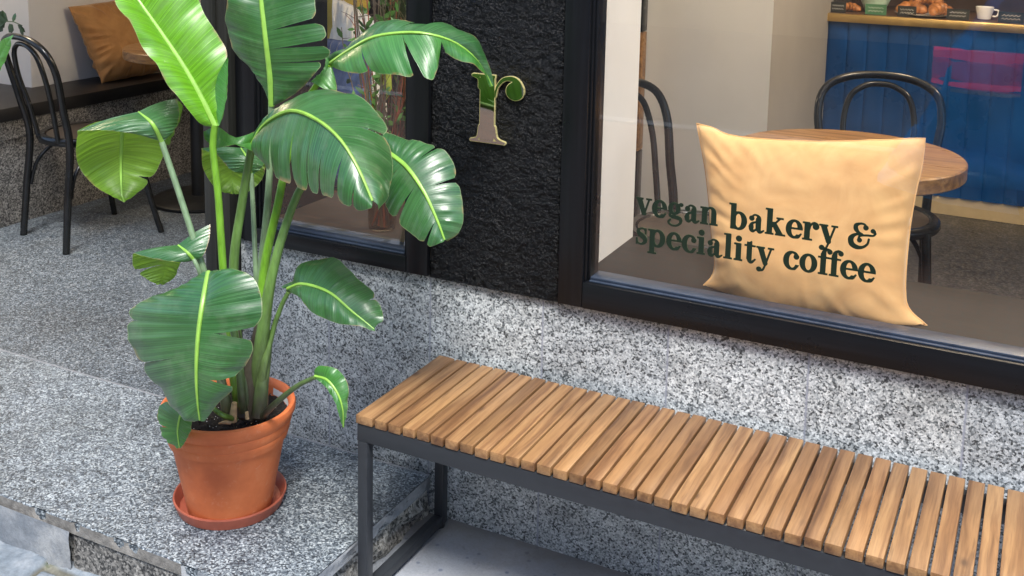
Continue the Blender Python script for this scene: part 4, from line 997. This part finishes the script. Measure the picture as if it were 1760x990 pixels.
b = MB(); b.box(x0, x0+pit*26, 6.1, 6.15, 1.0, 1.5); b.build('display_back', M['brown_wall'], cnt); b = MB(); b.box(x0, x0+pit*26, 5.52, 6.098, 1.45, 1.48); b.build('display_shelf', M['brown_wall'], cnt)
CTOP = 1.0585
def croissant(x, y, z, rz, s, i):
    b = MB(); pts = [(-.055, -.018, .012), (-.035, .006, .022), (0, .016, .028), (.035, .006, .022), (.055, -.018, .012)]
    P = crom(pts, 33); n = 12; vs = []
    for k, p in enumerate(P):
        t = k/32*2-1; r = .024*(1-t*t)**.6*(1+.13*math.cos(t*17))+.003
        tan = (P[min(32, k+1)]-P[max(0, k-1)]).normalized(); nn = Vector((0, 0, 1)); bb = tan.cross(nn)
        for a in range(n): q = 2*math.pi*a/n; vs.append(p+nn*math.sin(q)*r*.9+bb*math.cos(q)*r)
    b.add(vs, [(k*n+a, k*n+(a+1) % n, (k+1)*n+(a+1) % n, (k+1)*n+a) for k in range(32) for a in range(n)]+[tuple(range(n)), tuple(32*n+a for a in range(n))], 0, True)
    o = b.build('croissant', M['crust']); o.location = (x, y, z); o.rotation_euler = (0, 0, rz); o.scale = (s, s, s)
    return tag(o, ['dark golden croissant lying left on the plate behind the black price cards', 'golden croissant topping the heap on the counter plate', 'golden croissant lying right on the plate behind the price cards', 'small croissant at the left end of the display by the first card'][i], 'croissant', 'croissants in the counter display')
M['crust'] = plain('croissant_crust', (.34, .13, .035), .45, 0, .5, 40, .4, .002)
pl = MB(); pl.lathe([(0, .002), (.09, .002), (.14, .012), (.142, .014), (.09, .006), (0, .006)], (-.56, 5.66, CTOP), 48); tag(pl.build('plate', M['porcelain']), 'white round plate of croissants on the counter top', 'plate')
croissant(-.62, 5.64, CTOP+.006, .3, 1.25, 0); croissant(-.55, 5.69, CTOP+.045, -.2, 1.2, 1); croissant(-.48, 5.63, CTOP+.006, .9, 1.25, 2); croissant(-.91, 5.62, CTOP, .2, .9, 3)
bw = MB(); bw.lathe([(.03, 0), (.045, .004), (.075, .07), (.08, .10), (.077, .10), (.07, .07), (.04, .01), (0, .008)], (-.80, 5.68, CTOP), 48); tag(bw.build('bowl', M['mint']), 'pale mint ceramic bowl on the left part of the counter', 'bowl')
for i, (x, w_, mt, lab) in enumerate(((-.955, .075, 'card_black', 'black chalk price card at the left end of the counter'), (-.775, .10, 'card_green', 'green chalk price card in front of the mint bowl'),
                             (-.63, .085, 'card_black', 'black chalk price card left in front of the croissant plate'), (-.40, .10, 'card_black', 'black chalk price card between the croissants and the cups'), (-.17, .11, 'card_black', 'black chalk price card near the right edge of the photograph'))):
    c = thing('price_card', lab, 'price card', (x, 5.54, CTOP), 'small price cards on the counter')
    b = MB(); b.box(x-w_/2, x+w_/2, 5.538, 5.542, CTOP+.001, CTOP+.052); b.build('card', M[mt], c)
    b = MB()
    for r_ in range(2):
        P = [(x-w_*.36+w_*.72*k/14, 5.5365, CTOP+.035-.016*r_+.004*math.sin(k*2.1+r_*2+i)) for k in range(15)]
        b.tube(P, .0009, 4, steps=30)
    b.build('chalk_line', M['chalk'], c)
for i, (x, lab) in enumerate(((-.29, 'plain white cup left of the last price card'), (-.05, 'plain white cup right of the last price card'))):
    c = thing('cup', lab, 'cup', (x, 5.64, CTOP), 'white cups on the counter')
    b = MB(); b.lathe([(.022, 0), (.03, .004), (.04, .05), (.041, .062), (.038, .062), (.034, .03), (0, .01)], (x, 5.64, CTOP), 32); b.build('bowl_part' if 0 else 'cup_body', M['porcelain'], c)
    b = MB(); b.tube([(x+.038, 5.64, CTOP+.05), (x+.06, 5.64, CTOP+.045), (x+.055, 5.64, CTOP+.02), (x+.035, 5.64, CTOP+.018)], .004, 8, steps=16); b.build('handle', M['porcelain'], c)
# unseen pendant lamps, added to brighten the cafe and the alcove
def pendant(x, y, z, power, label):
    p = thing('fill_pendant', label, 'lamp', (x, y, z), 'unseen globe pendants added to light the cafe')
    b = MB(); b.lathe([(0, -.11), (.07, -.09), (.11, -.03), (.11, .03), (.07, .09), (.02, .11)], (x, y, z), 32); b.build('globe', M['lamp'], p)
    b = MB(); b.tube([(x, y, z+.11), (x, y, 3.1)], .004, 6, steps=2); b.build('cord', M['chair_black'], p)
m, nt_, b_ = newmat('fill_globe'); b_.inputs['Base Color'].default_value = (.9, .85, .75, 1); b_.inputs['Emission Color'].default_value = (1, .80, .56, 1); b_.inputs['Emission Strength'].default_value = 60; M['lamp'] = m
pendant(-.3, 4.6, 2.35, 0, 'unseen warm globe pendant added to light the room before the blue counter')
pendant(.9, 4.2, 2.35, 0, 'unseen warm globe pendant added to light the room right of the round table')
pendant(-.7, 3.3, 2.45, 0, 'unseen warm globe pendant added to light the room above the round table near the window')
pendant(-4.75, 2.95, 2.3, 0, 'unseen warm globe pendant added to brighten the alcove wall over the black ledge')

# thin wooden coat stand seen in the gap beside the white reveal
cs = thing('coat_stand', 'slim dark wooden post seen between the white reveal and the cafe wall', 'coat stand', (-1.50, 4.2, FZ))
b = MB(); b.box(-1.56, -1.50, 4.20, 4.26, .55, 1.05); b.build('post', M['table_wood'], cs, bevel=.004)
b = MB(); b.box(-1.56, -1.50, 4.20, 4.26, FZ, .548); b.build('post', M['chair_black'], cs, bevel=.004); b = MB(); b.box(-1.56, -1.50, 4.20, 4.26, 1.052, 2.0); b.build('post', M['chair_black'], cs, bevel=.004)

# ------------------------------------------------------------------ vase with twigs in the small window
VX, VY, VZ = -1.600, 2.425, .6725
vs_ = thing('glass_vase', 'clear brownish glass vase on the sill of the small window', 'vase', (VX, VY, VZ))
b = MB(); b.lathe([(0, .004), (.030, .001), (.036, .004), (.0385, .03), (.040, .16), (.0385, .16), (.037, .03), (.030, .008), (0, .008)], (VX, VY, VZ), 48); b.build('glass_body', M['vase_glass'], vs_)
tw = thing('twig_bouquet', 'bunch of red and brown twigs with small green leaves standing in the glass vase', 'bouquet', (VX, VY, VZ+.01))
rt_ = random.Random(21)
for i in range(34):
    b = MB(); x1 = VX+rt_.uniform(-.17, .13); y1 = VY+rt_.uniform(-.06, .15); top = rt_.uniform(.5, 1.0)
    P = [(VX+rt_.uniform(-.025, .025), VY+rt_.uniform(-.025, .025), VZ+.012)]
    for k in range(1, 7):
        t = k/6; P.append((VX+(x1-VX)*t+rt_.uniform(-.012, .012), VY+(y1-VY)*t+rt_.uniform(-.01, .01), VZ+.012+top*t))
    b.tube(P, (.0032, .0022, .0010), 6, steps=36)
    PP = crom(P, 36)
    for q in range(5):       # side shoots
        s = PP[rt_.randint(12, 34)]; d = Vector((rt_.uniform(-1, 1), rt_.uniform(-.5, .5), rt_.uniform(.1, 1.2)))*rt_.uniform(.03, .07)
        b.tube([s, s+d*.6+Vector((.004, 0, 0)), s+d], (.0011, .0006), 5, steps=8)
    tb = b.build('twig', M['twig_red'] if i % 3 == 0 else M['twig_brown'], tw)
    lb = MB()
    for q in range(rt_.randint(9, 18) if i % 2 == 0 else 3):
        s = PP[rt_.randint(10, 35)]; d = Vector((rt_.uniform(-1, 1), rt_.uniform(-.6, .6), rt_.uniform(-.6, .8))).normalized(); l = rt_.uniform(.018, .052); nn = d.cross(Vector((rt_.uniform(-1, 1), 1, 0))).normalized()*l*.16
        lb.add([s, s+d*l*.35+nn, s+d*l*.7+nn*.8, s+d*l, s+d*l*.7-nn*.8, s+d*l*.35-nn], [(0, 1, 2, 3, 4, 5)], 0, True)
    lb.build('leaves', M['leaf_small'], tb)
b = MB(); s = at(664, 172, 2.42)
b.add([s, s+Vector((.018, 0, .03)), s+Vector((.012, .004, .075)), s+Vector((-.004, .006, .085)), s+Vector((-.014, .003, .045))], [(0, 1, 2, 3, 4)]); b.build('leaves', M['leaf_yellow'], tw)

# ------------------------------------------------------------------ plant at the very left
lp = thing('leafy_plant', 'dark leafed plant reaching in at the upper left corner with a striped blade leaf', 'plant', at(-60, 420, 2.3))
b = MB(); c0 = at(-330, 420, 2.3); c0.z = FZ; 
b.tube([c0+Vector((0, 0, .2)), at(-200, 200, 2.3), at(-15, 60, 2.3), at(12, 36, 2.3), at(38, 44, 2.3)], (.006, .003, .0015), 8, steps=40); b.build('stem', M['leaf_dark'], lp)
for (x, y, dx, dy, l) in ((14, 36, -12, -14, 1), (10, 34, -20, 4, 1), (22, 38, 4, -14, .8), (22, 42, -6, 12, .8), (30, 42, 12, 12, 1), (36, 46, 2, 14, .9), (4, 26, -16, -6, 1), (6, 40, -16, 8, 1)):
    a = at(x, y, 2.3); e = at(x+dx, y+dy, 2.3+.01*l); d = (e-a)*1.15; nn = d.cross(Vector((.1, 1, .2))).normalized()*d.length*.30
    b = MB(); b.add([a, a+d*.3+nn, a+d*.7+nn*.9, a+d, a+d*.7-nn*.9, a+d*.3-nn, a+d*.5+Vector((0, -.004, 0))], [(0, 1, 6), (1, 2, 6), (2, 3, 6), (3, 4, 6), (4, 5, 6), (5, 0, 6)], 0, True); b.build('leaf', M['leaf_dark'], lp)
b = MB(); mid = px3([(-40, 190, 2.1), (-15, 130), (4, 88), (22, 60, 2.1)]); e1 = px3([(-44, 190, 2.1), (-28, 120), (-4, 76), (22, 59, 2.1)]); e2 = px3([(-36, 192, 2.1), (-4, 130), (14, 92), (23, 61, 2.1)])
surf(b, mid, e1, e2, mi=0, n=40, nv=6, arch=.003, seed=3); b.build('leaf', M['leaf_striped'] if 'leaf_striped' in M else M['leaf_mid'], lp)
pl = MB(); pl.lathe([(0, 0), (.10, 0), (.13, .22), (.14, .24), (.13, .24), (.12, .2), (0, .2)], (c0.x, c0.y, FZ), 48); pl.build('pot', M['terracotta'], lp)

# ------------------------------------------------------------------ lettering
class Glyph:
    """a letter drawn as a signed field in em units, turned into a solid outline"""
    def __init__(s, w): s.w = w; s.ops = []
    def ell(s, cx, cy, rx, ry, add=True, clip=None): s.ops.append(('e', add, (cx, cy, rx, ry), clip)); return s
    def rect(s, x0, y0, x1, y1, add=True): s.ops.append(('r', add, (x0, y0, x1, y1), None)); return s
    def st(s, pts, w, add=True): s.ops.append(('s', add, (pts, w), None)); return s
    def field(s, X, Y):
        D = np.full(X.shape, 9.0)
        for kind, add, a, clip in s.ops:
            if kind == 'e':
                q = np.hypot((X-a[0])/a[2], (Y-a[1])/a[3]); d = (q-1)*min(a[2], a[3])*np.where(q > 1, 1.0, 1.0)
            elif kind == 'r':
                d = np.maximum(np.maximum(a[0]-X, X-a[2]), np.maximum(a[1]-Y, Y-a[3]))
            else:
                pts, wd = a; P = crom([(p[0], p[1], 0) for p in pts], max(2, 10*(len(pts)-1))) if len(pts) > 2 else [Vector((p[0], p[1], 0)) for p in pts]
                ws = np.interp(np.linspace(0, 1, len(P)), np.linspace(0, 1, len(wd)), wd); d = np.full(X.shape, 9.0)
                for i in range(len(P)-1):
                    p, q = P[i], P[i+1]; vx, vy = q.x-p.x, q.y-p.y; L = vx*vx+vy*vy+1e-12
                    t = np.clip(((X-p.x)*vx+(Y-p.y)*vy)/L, 0, 1); d = np.minimum(d, np.hypot(X-p.x-t*vx, Y-p.y-t*vy)-.5*(ws[i]+(ws[i+1]-ws[i])*t))
            D = np.minimum(D, d) if add else np.maximum(D, -d)
        return D
    def mesh(s, em, origin, depth, h=.014, y=0, bold=0):
        x0, x1, y0, y1 = -.08, s.w+.08, -.30, .84
        nx = int((x1-x0)/h)+1; ny = int((y1-y0)/h)+1
        xs = x0+h*np.arange(nx+1); ys = y0+h*np.arange(ny+1); X, Y = np.meshgrid(xs, ys); D = s.field(X, Y)
        D = D-bold; D = np.where(np.abs(D) < 1e-5, 1e-5, D)
        bm = bmesh.new(); cache = {}
        def V(key, x, z):
            if key not in cache: cache[key] = bm.verts.new((origin[0]+x*em, y, origin[1]+z*em))
            return cache[key]
        for j in range(ny):
            row = D[j:j+2]
            for i in range(nx):
                c = [(i, j), (i+1, j), (i+1, j+1), (i, j+1)]; d = [D[b_, a_] for a_, b_ in c]
                if min(d) > 0: continue
                poly = []
                for k in range(4):
                    (a0, b0), (a1, b1) = c[k], c[(k+1) % 4]; d0, d1 = d[k], d[(k+1) % 4]
                    if d0 < 0: poly.append(V(('c', a0, b0), xs[a0], ys[b0]))
                    if (d0 < 0) != (d1 < 0):
                        t = d0/(d0-d1); key = ('e', min((a0, b0), (a1, b1)), max((a0, b0), (a1, b1)))
                        poly.append(V(key, xs[a0]+(xs[a1]-xs[a0])*t, ys[b0]+(ys[b1]-ys[b0])*t))
                if len(poly) >= 3:
                    try: bm.faces.new(poly)
                    except ValueError: pass
        front = list(bm.faces)
        r = bmesh.ops.extrude_face_region(bm, geom=front)
        nvv = [g for g in r['geom'] if isinstance(g, bmesh.types.BMVert)]
        for v in nvv: v.co.y -= depth
        bmesh.ops.recalc_face_normals(bm, faces=bm.faces)
        for f in bm.faces: f.material_index = 0 if abs(f.normal.y) > .5 else 1
        bmesh.ops.dissolve_limit(bm, angle_limit=.01, verts=bm.verts, edges=bm.edges, delimit={'MATERIAL'})
        me = bpy.data.meshes.new('letter'); bm.to_mesh(me); bm.free(); return me
HL = .028; TS = .135     # hairline, stem
def serif(g, x0, x1, y): return g.rect(x0, y, x1, y+HL)
def stem(g, x, y0, y1, sl=.05, sr=.05, top=False, bot=True):
    g.rect(x, y0, x+TS, y1)
    if bot: serif(g, x-sl, x+TS+sr, y0)
    if top: serif(g, x-sl, x+TS+sr, y1-HL)
    return g
XH, AS, DS = .515, .76, -.235
def gl_o():
    return Glyph(.52).ell(.26, .257, .245, .27).ell(.26, .257, .108, .246, False)
def gl_c():
    return Glyph(.46).ell(.25, .257, .235, .27).ell(.275, .257, .12, .246, False).rect(.30, .13, .6, .40, False).ell(.385, .385, .068, .068).st([(.27, .513), (.36, .49), (.44, .40)], (.02, .03, .02)).st([(.26, .0), (.36, .02), (.43, .12)], (.03, .035, .02))
def gl_e():
    return Glyph(.48).ell(.25, .257, .235, .27).ell(.255, .257, .105, .246, False).rect(.26, .09, .6, .262, False).rect(.14, .262, .47, .262+HL).st([(.26, .0), (.37, .03), (.45, .13)], (.03, .05, .02)).ell(.25, .257, .0001, .0001)
def gl_a():
    return Glyph(.50).rect(.245, .04, .375, .40).st([(.11, .42), (.17, .495), (.25, .50), (.315, .44), (.315, .36)], (.03, .03, .03, .08, .13)).ell(.105, .395, .066, .066).st([(.31, .31), (.22, .285), (.12, .235), (.095, .13)], (.02, .03, .06, .125)).st([(.095, .13), (.11, .04), (.17, .012), (.26, .08)], (.125, .09, .04, .02)).st([(.31, .10), (.34, .015), (.40, .008), (.475, .06)], (.12, .08, .04, .02))
def gl_v():
    return Glyph(.50).st([(.10, .505), (.265, .03)], (.14, .12)).st([(.275, .02), (.425, .50)], (.03, .03)).rect(-.1, XH, .7, .9, False).rect(-.1, -.3, .7, -.005, False).rect(-.01, XH-HL, .22, XH).rect(.335, XH-HL, .50, XH)
def gl_y():
    return Glyph(.50).st([(.10, .505), (.265, .04)], (.14, .12)).st([(.425, .50), (.27, .0), (.20, -.17), (.13, -.20)], (.03, .03, .03, .03)).ell(.085, -.165, .066, .062).rect(-.1, XH, .7, .9, False).rect(-.01, XH-HL, .22, XH).rect(.335, XH-HL, .50, XH)
def gl_n():
    g = Glyph(.60); stem(g, .055, 0, XH, .045, .04).rect(.0, XH-.03, .12, XH)
    g.st([(.18, .40), (.25, .50), (.345, .505), (.40, .44), (.415, .34)], (.03, .035, .05, .11, .135)); g.rect(.348, 0, .483, .36); return serif(g, .30, .535, 0)
def gl_r():
    g = Glyph(.46); stem(g, .055, 0, XH, .05, .075).rect(.0, XH-.03, .12, XH)
    return g.st([(.185, .30), (.21, .42), (.27, .50), (.34, .512), (.40, .48)], (.02, .025, .03, .05, .06)).ell(.37, .42, .082, .082)
def gl_b():
    g = Glyph(.56).ell(.30, .257, .235, .27).ell(.285, .257, .108, .246, False).rect(.0, -.1, .06, .6, False)
    return g.rect(.06, 0, .195, AS).rect(-.0, AS-.03, .12, AS)
def gl_p():
    g = Glyph(.57).ell(.31, .257, .235, .27).ell(.295, .257, .108, .246, False).rect(.0, -.1, .06, .6, False)
    return g.rect(.06, DS, .195, XH).rect(-.0, XH-.03, .12, XH).rect(.0, DS, .265, DS+HL)
def gl_k():
    g = Glyph(.58); stem(g, .055, 0, AS, .05, .05).rect(.0, AS-.03, .12, AS)
    return g.st([(.18, .22), (.43, .50)], (.03, .03)).st([(.26, .31), (.44, .02)], (.12, .14)).rect(-.1, -.3, .8, -.001, False).rect(.33, XH-HL, .52, XH).rect(.31, 0, .585, HL)
def gl_i():
    g = Glyph(.30); stem(g, .075, 0, XH, .055, .05).rect(.015, XH-.03, .14, XH); return g.ell(.14, .665, .078, .078)
def gl_l():
    g = Glyph(.30); stem(g, .075, 0, AS, .055, .05); return g.rect(.015, AS-.03, .14, AS)
def gl_t():
    return Glyph(.36).rect(.085, .09, .215, .60).rect(.01, XH-HL, .32, XH).st([(.15, .14), (.17, .03), (.24, .008), (.335, .10)], (.13, .09, .045, .025)).st([(.10, .50), (.20, .62)], (.03, .03))
def gl_f(w=.33):
    g = Glyph(w); g.rect(.075, 0, .205, .60).rect(.0, XH-HL, .315, XH); serif(g, .02, .27, 0)
    return g.st([(.14, .56), (.16, .68), (.23, .745), (.30, .735)], (.13, .10, .04, .05)).ell(.315, .685, .062, .062)
def gl_s():
    return Glyph(.42).st([(.345, .43), (.29, .495), (.20, .50), (.11, .44), (.12, .35), (.22, .275), (.32, .20), (.34, .10), (.24, .012), (.12, .02), (.06, .10)], (.025, .03, .035, .085, .12, .135, .12, .085, .035, .03, .03)).rect(.335, .34, .362, .51).rect(.045, .0, .072, .18)
def gl_g():
    g = Glyph(.52).ell(.225, .335, .185, .185).ell(.225, .335, .075, .16, False)
    return g.st([(.35, .46), (.42, .50)], (.03, .03)).ell(.445, .475, .05, .045).st([(.12, .20), (.08, .135), (.13, .08), (.28, .065), (.42, .03), (.44, -.08), (.34, -.18), (.20, -.205), (.08, -.16), (.055, -.09), (.11, -.02)], (.03, .05, .08, .10, .09, .05, .035, .03, .03, .045, .03))
def gl_amp():
    return Glyph(.80).st([(.50, .62), (.45, .69), (.34, .705), (.22, .64), (.22, .53), (.30, .44), (.40, .40)], (.03, .03, .035, .09, .10, .05, .03)).ell(.49, .60, .06, .06).st([(.37, .405), (.20, .36), (.095, .24), (.13, .08), (.28, .005), (.44, .03), (.56, .14), (.59, .28)], (.03, .05, .12, .13, .10, .05, .035, .03)).st([(.30, .22), (.34, .34), (.52, .385), (.70, .40), (.76, .47)], (.03, .03, .03, .03, .03)).ell(.69, .53, .052, .052).ell(.335, .22, .055, .055).st([(.76, .46), (.74, .53)], (.03, .03))
GL = dict(o=gl_o, c=gl_c, e=gl_e, a=gl_a, v=gl_v, y=gl_y, n=gl_n, r=gl_r, b=gl_b, p=gl_p, k=gl_k, i=gl_i, l=gl_l, t=gl_t, f=gl_f, s=gl_s, g=gl_g)
GL['&'] = gl_amp
sign = thing('window_lettering', 'dark green serif lettering on the large window reading vegan bakery & speciality coffee', 'lettering', (-.54, 2.262, .84))
def line(text, x0, x1, z, em0):
    gs = []; x = 0
    for ch in text:
        if ch == ' ': x += .27; continue
        g = GL[ch](); adv = g.w+.022
        if ch == 'f': adv = .315
        gs.append((g, x)); x += adv
    sc = (x1-x0)/x
    for g, gx in gs:
        me = g.mesh(1.0, (0, 0), .0008, .013, bold=.017)
        me.materials.append(M['letter_green']); me.materials.append(M['letter_edge'])
        o = bpy.data.objects.new('letter', me); o.scale = (sc, 1, em0); 
        scene.collection.objects.link(o); o.parent = sign; o.matrix_parent_inverse = sign.matrix_basis.inverted(); o.location = (x0+gx*sc, FY+.0108-.0003*(gs.index((g, gx)) % 2), z)
line('vegan bakery &', -.806, -.282, .8775, .073)
line('speciality coffee', -.806, -.280, .808, .073)
# ampersand and kern are scaled with the rest; the single mirrored letter on the stucco
g = Glyph(.46)
g.rect(.078, .02, .204, .515).rect(.013, .49, .208, .515).st([(.085, .42), (.07, .48), (.015, .50)], (.05, .03, .02))
g.rect(.0, .0, .295, .026).st([(.195, .12), (.22, .04), (.29, .014)], (.04, .03, .02)).st([(.087, .12), (.065, .035), (.005, .014)], (.04, .03, .02))
g.st([(.205, .35), (.222, .43), (.272, .486), (.335, .498), (.385, .475), (.415, .43)], (.018, .024, .032, .036, .05, .05)).ell(.366, .409, .076, .070)
me = g.mesh(1.0, (0, 0), .006, .007); me.materials.append(M['gold_edge']); me.materials.append(M['gold_edge'])
sg = bpy.data.objects.new('letter_sign', me); scene.collection.objects.link(sg); sg.scale = (.322, 1, .322); sg.location = (-1.2215, FY-.014, 1.002)
tag(sg, 'gold edged mirror letter r mounted on the black stucco pier', 'sign')
me = g.mesh(1.0, (0, 0), .0006, .007, bold=-.0045); me.materials.append(M['mirror']); me.materials.append(M['mirror'])
sg2 = bpy.data.objects.new('mirror_face', me); scene.collection.objects.link(sg2); sg2.parent = sg; sg2.location = (0, -.0062, 0)

# ------------------------------------------------------------------ parked car (seen mirrored in the large window)
car = thing('parked_car', 'metallic blue parked car whose red tail light is mirrored in the large window', 'car', (1.6, -1.9, -.06))
def car_body():
    prof = [(-.52, .36), (-.56, .48), (-.545, .62), (-.50, .70), (-.47, .92), (-.40, 1.00), (-.22, 1.30), (.05, 1.44), (.9, 1.50), (1.6, 1.46), (2.2, 1.22), (2.6, 1.0), (3.3, .90), (3.55, .72), (3.6, .40), (3.5, .22), (-.45, .22)]
    b = MB(); P = crom([(x, z, 0) for x, z in prof]+[(prof[0][0], prof[0][1], 0)], 120)[:-1]
    n = len(P); rows = [(-2.78, .86), (-2.72, .96), (-2.6, 1), (-1.2, 1), (-1.06, .96), (-1.0, .86)]
    vs = []
    for y, s in rows:
        for p in P:
            zz = p.y-.06; hi = max(0, (zz-.95)/.5)
            yy = -1.9+(y+1.9)*(1-.18*hi); cx = 1.5
            vs.append((cx+(p.x-cx)*(1-(1-s)*.18), yy, .2+(zz-.2)*(1-(1-s)*.3)))
    fs = [(r*n+i, r*n+(i+1) % n, (r+1)*n+(i+1) % n, (r+1)*n+i) for r in range(len(rows)-1) for i in range(n)]
    fs += [tuple(range(n))[::-1], tuple((len(rows)-1)*n+i for i in range(n))]
    b.add(vs, fs, 0, True); return b.build('body', M['car_blue'], car)
car_body()
m, nt_, b_ = newmat('tail_light'); b_.inputs['Base Color'].default_value = (.75, .015, .05, 1); b_.inputs['Roughness'].default_value = .15; b_.inputs['Emission Color'].default_value = (1, .03, .08, 1); b_.inputs['Emission Strength'].default_value = .32; M['tail'] = m; m2_, n2_, b2_ = newmat('tail_dark'); b2_.inputs['Base Color'].default_value = (.35, .01, .04, 1); b2_.inputs['Roughness'].default_value = .12; b2_.inputs['Emission Color'].default_value = (1, .02, .08, 1); b2_.inputs['Emission Strength'].default_value = .13; M['tail_dark'] = m2_  # glow added so the lens reds show in the window reflection
def bent(z0, z1, out, n=16, x0=-.50, x1=-.10):
    b = MB(); vs = []
    for i in range(n+1):
        t = i/n; x = x0+(x1-x0)*t; y = -.985-.06*(1-t)**3; k = min(1, t*2.4)**.6*min(1, (1-t)*6); zm = (z0+z1)/2
        for yy, zz in ((y-.03, z0), (y+out*k, zm+(z0-zm)*(.35+.6*k)), (y+out*k, zm+(z1-zm)*(.35+.6*k)), (y-.03, z1)): vs.append((x, yy, zz))
    b.add(vs, [(4*i+j, 4*i+j+1, 4*i+j+5, 4*i+j+4) for i in range(n) for j in range(3)], 0, True); return b
tl = bent(.868, .920, .022).build('tail_light', M['tail'], car)
bent(.765, .867, .017).build('dark_lens', M['tail_dark'], tl); bent(.738, .764, .022).build('bright_lens', M['tail'], tl); bent(.712, .732, .014).build('clear_lens', M['alloy'], tl)
b = MB(); b.tube([(-.62, -1.10, .34), (-.50, -.97, .36), (-.2, -.93, .36), (.0, -.97, .34)], (.08, .11, .10, .06), 16, steps=24, flat=.7); b.build('bumper', M['car_blue'], car)
b = MB(); b.box(.0, .85, -1.055, -1.045, .98, 1.30); b.build('side_window', M['car_glass'], car, bevel=.02); b = MB(); b.box(.92, 1.75, -1.055, -1.045, .98, 1.30); b.build('side_window', M['car_glass'], car, bevel=.02)
for x in (.25, 2.75):
    b = MB()
    vs = []
    for yy, r in ((-1.2, .22), (-1.2, .31), (-1.18, .33), (-1.0, .33), (-.985, .31), (-.985, .22)):
        for k in range(48): vs.append((x+r*math.cos(k*math.pi/24), yy, .27+r*math.sin(k*math.pi/24)))
    b.add(vs, [(i*48+k, i*48+(k+1) % 48, (i+1)*48+(k+1) % 48, (i+1)*48+k) for i in range(5) for k in range(48)], 0, True); wh = b.build('wheel', M['rubber'], car)
    b = MB(); b.add([(x+.22*math.cos(k*math.pi/24), -.99, .27+.22*math.sin(k*math.pi/24)) for k in range(48)], [tuple(range(48))]); b.build('rim', M['alloy'], wh)

# objects keep the labels given above
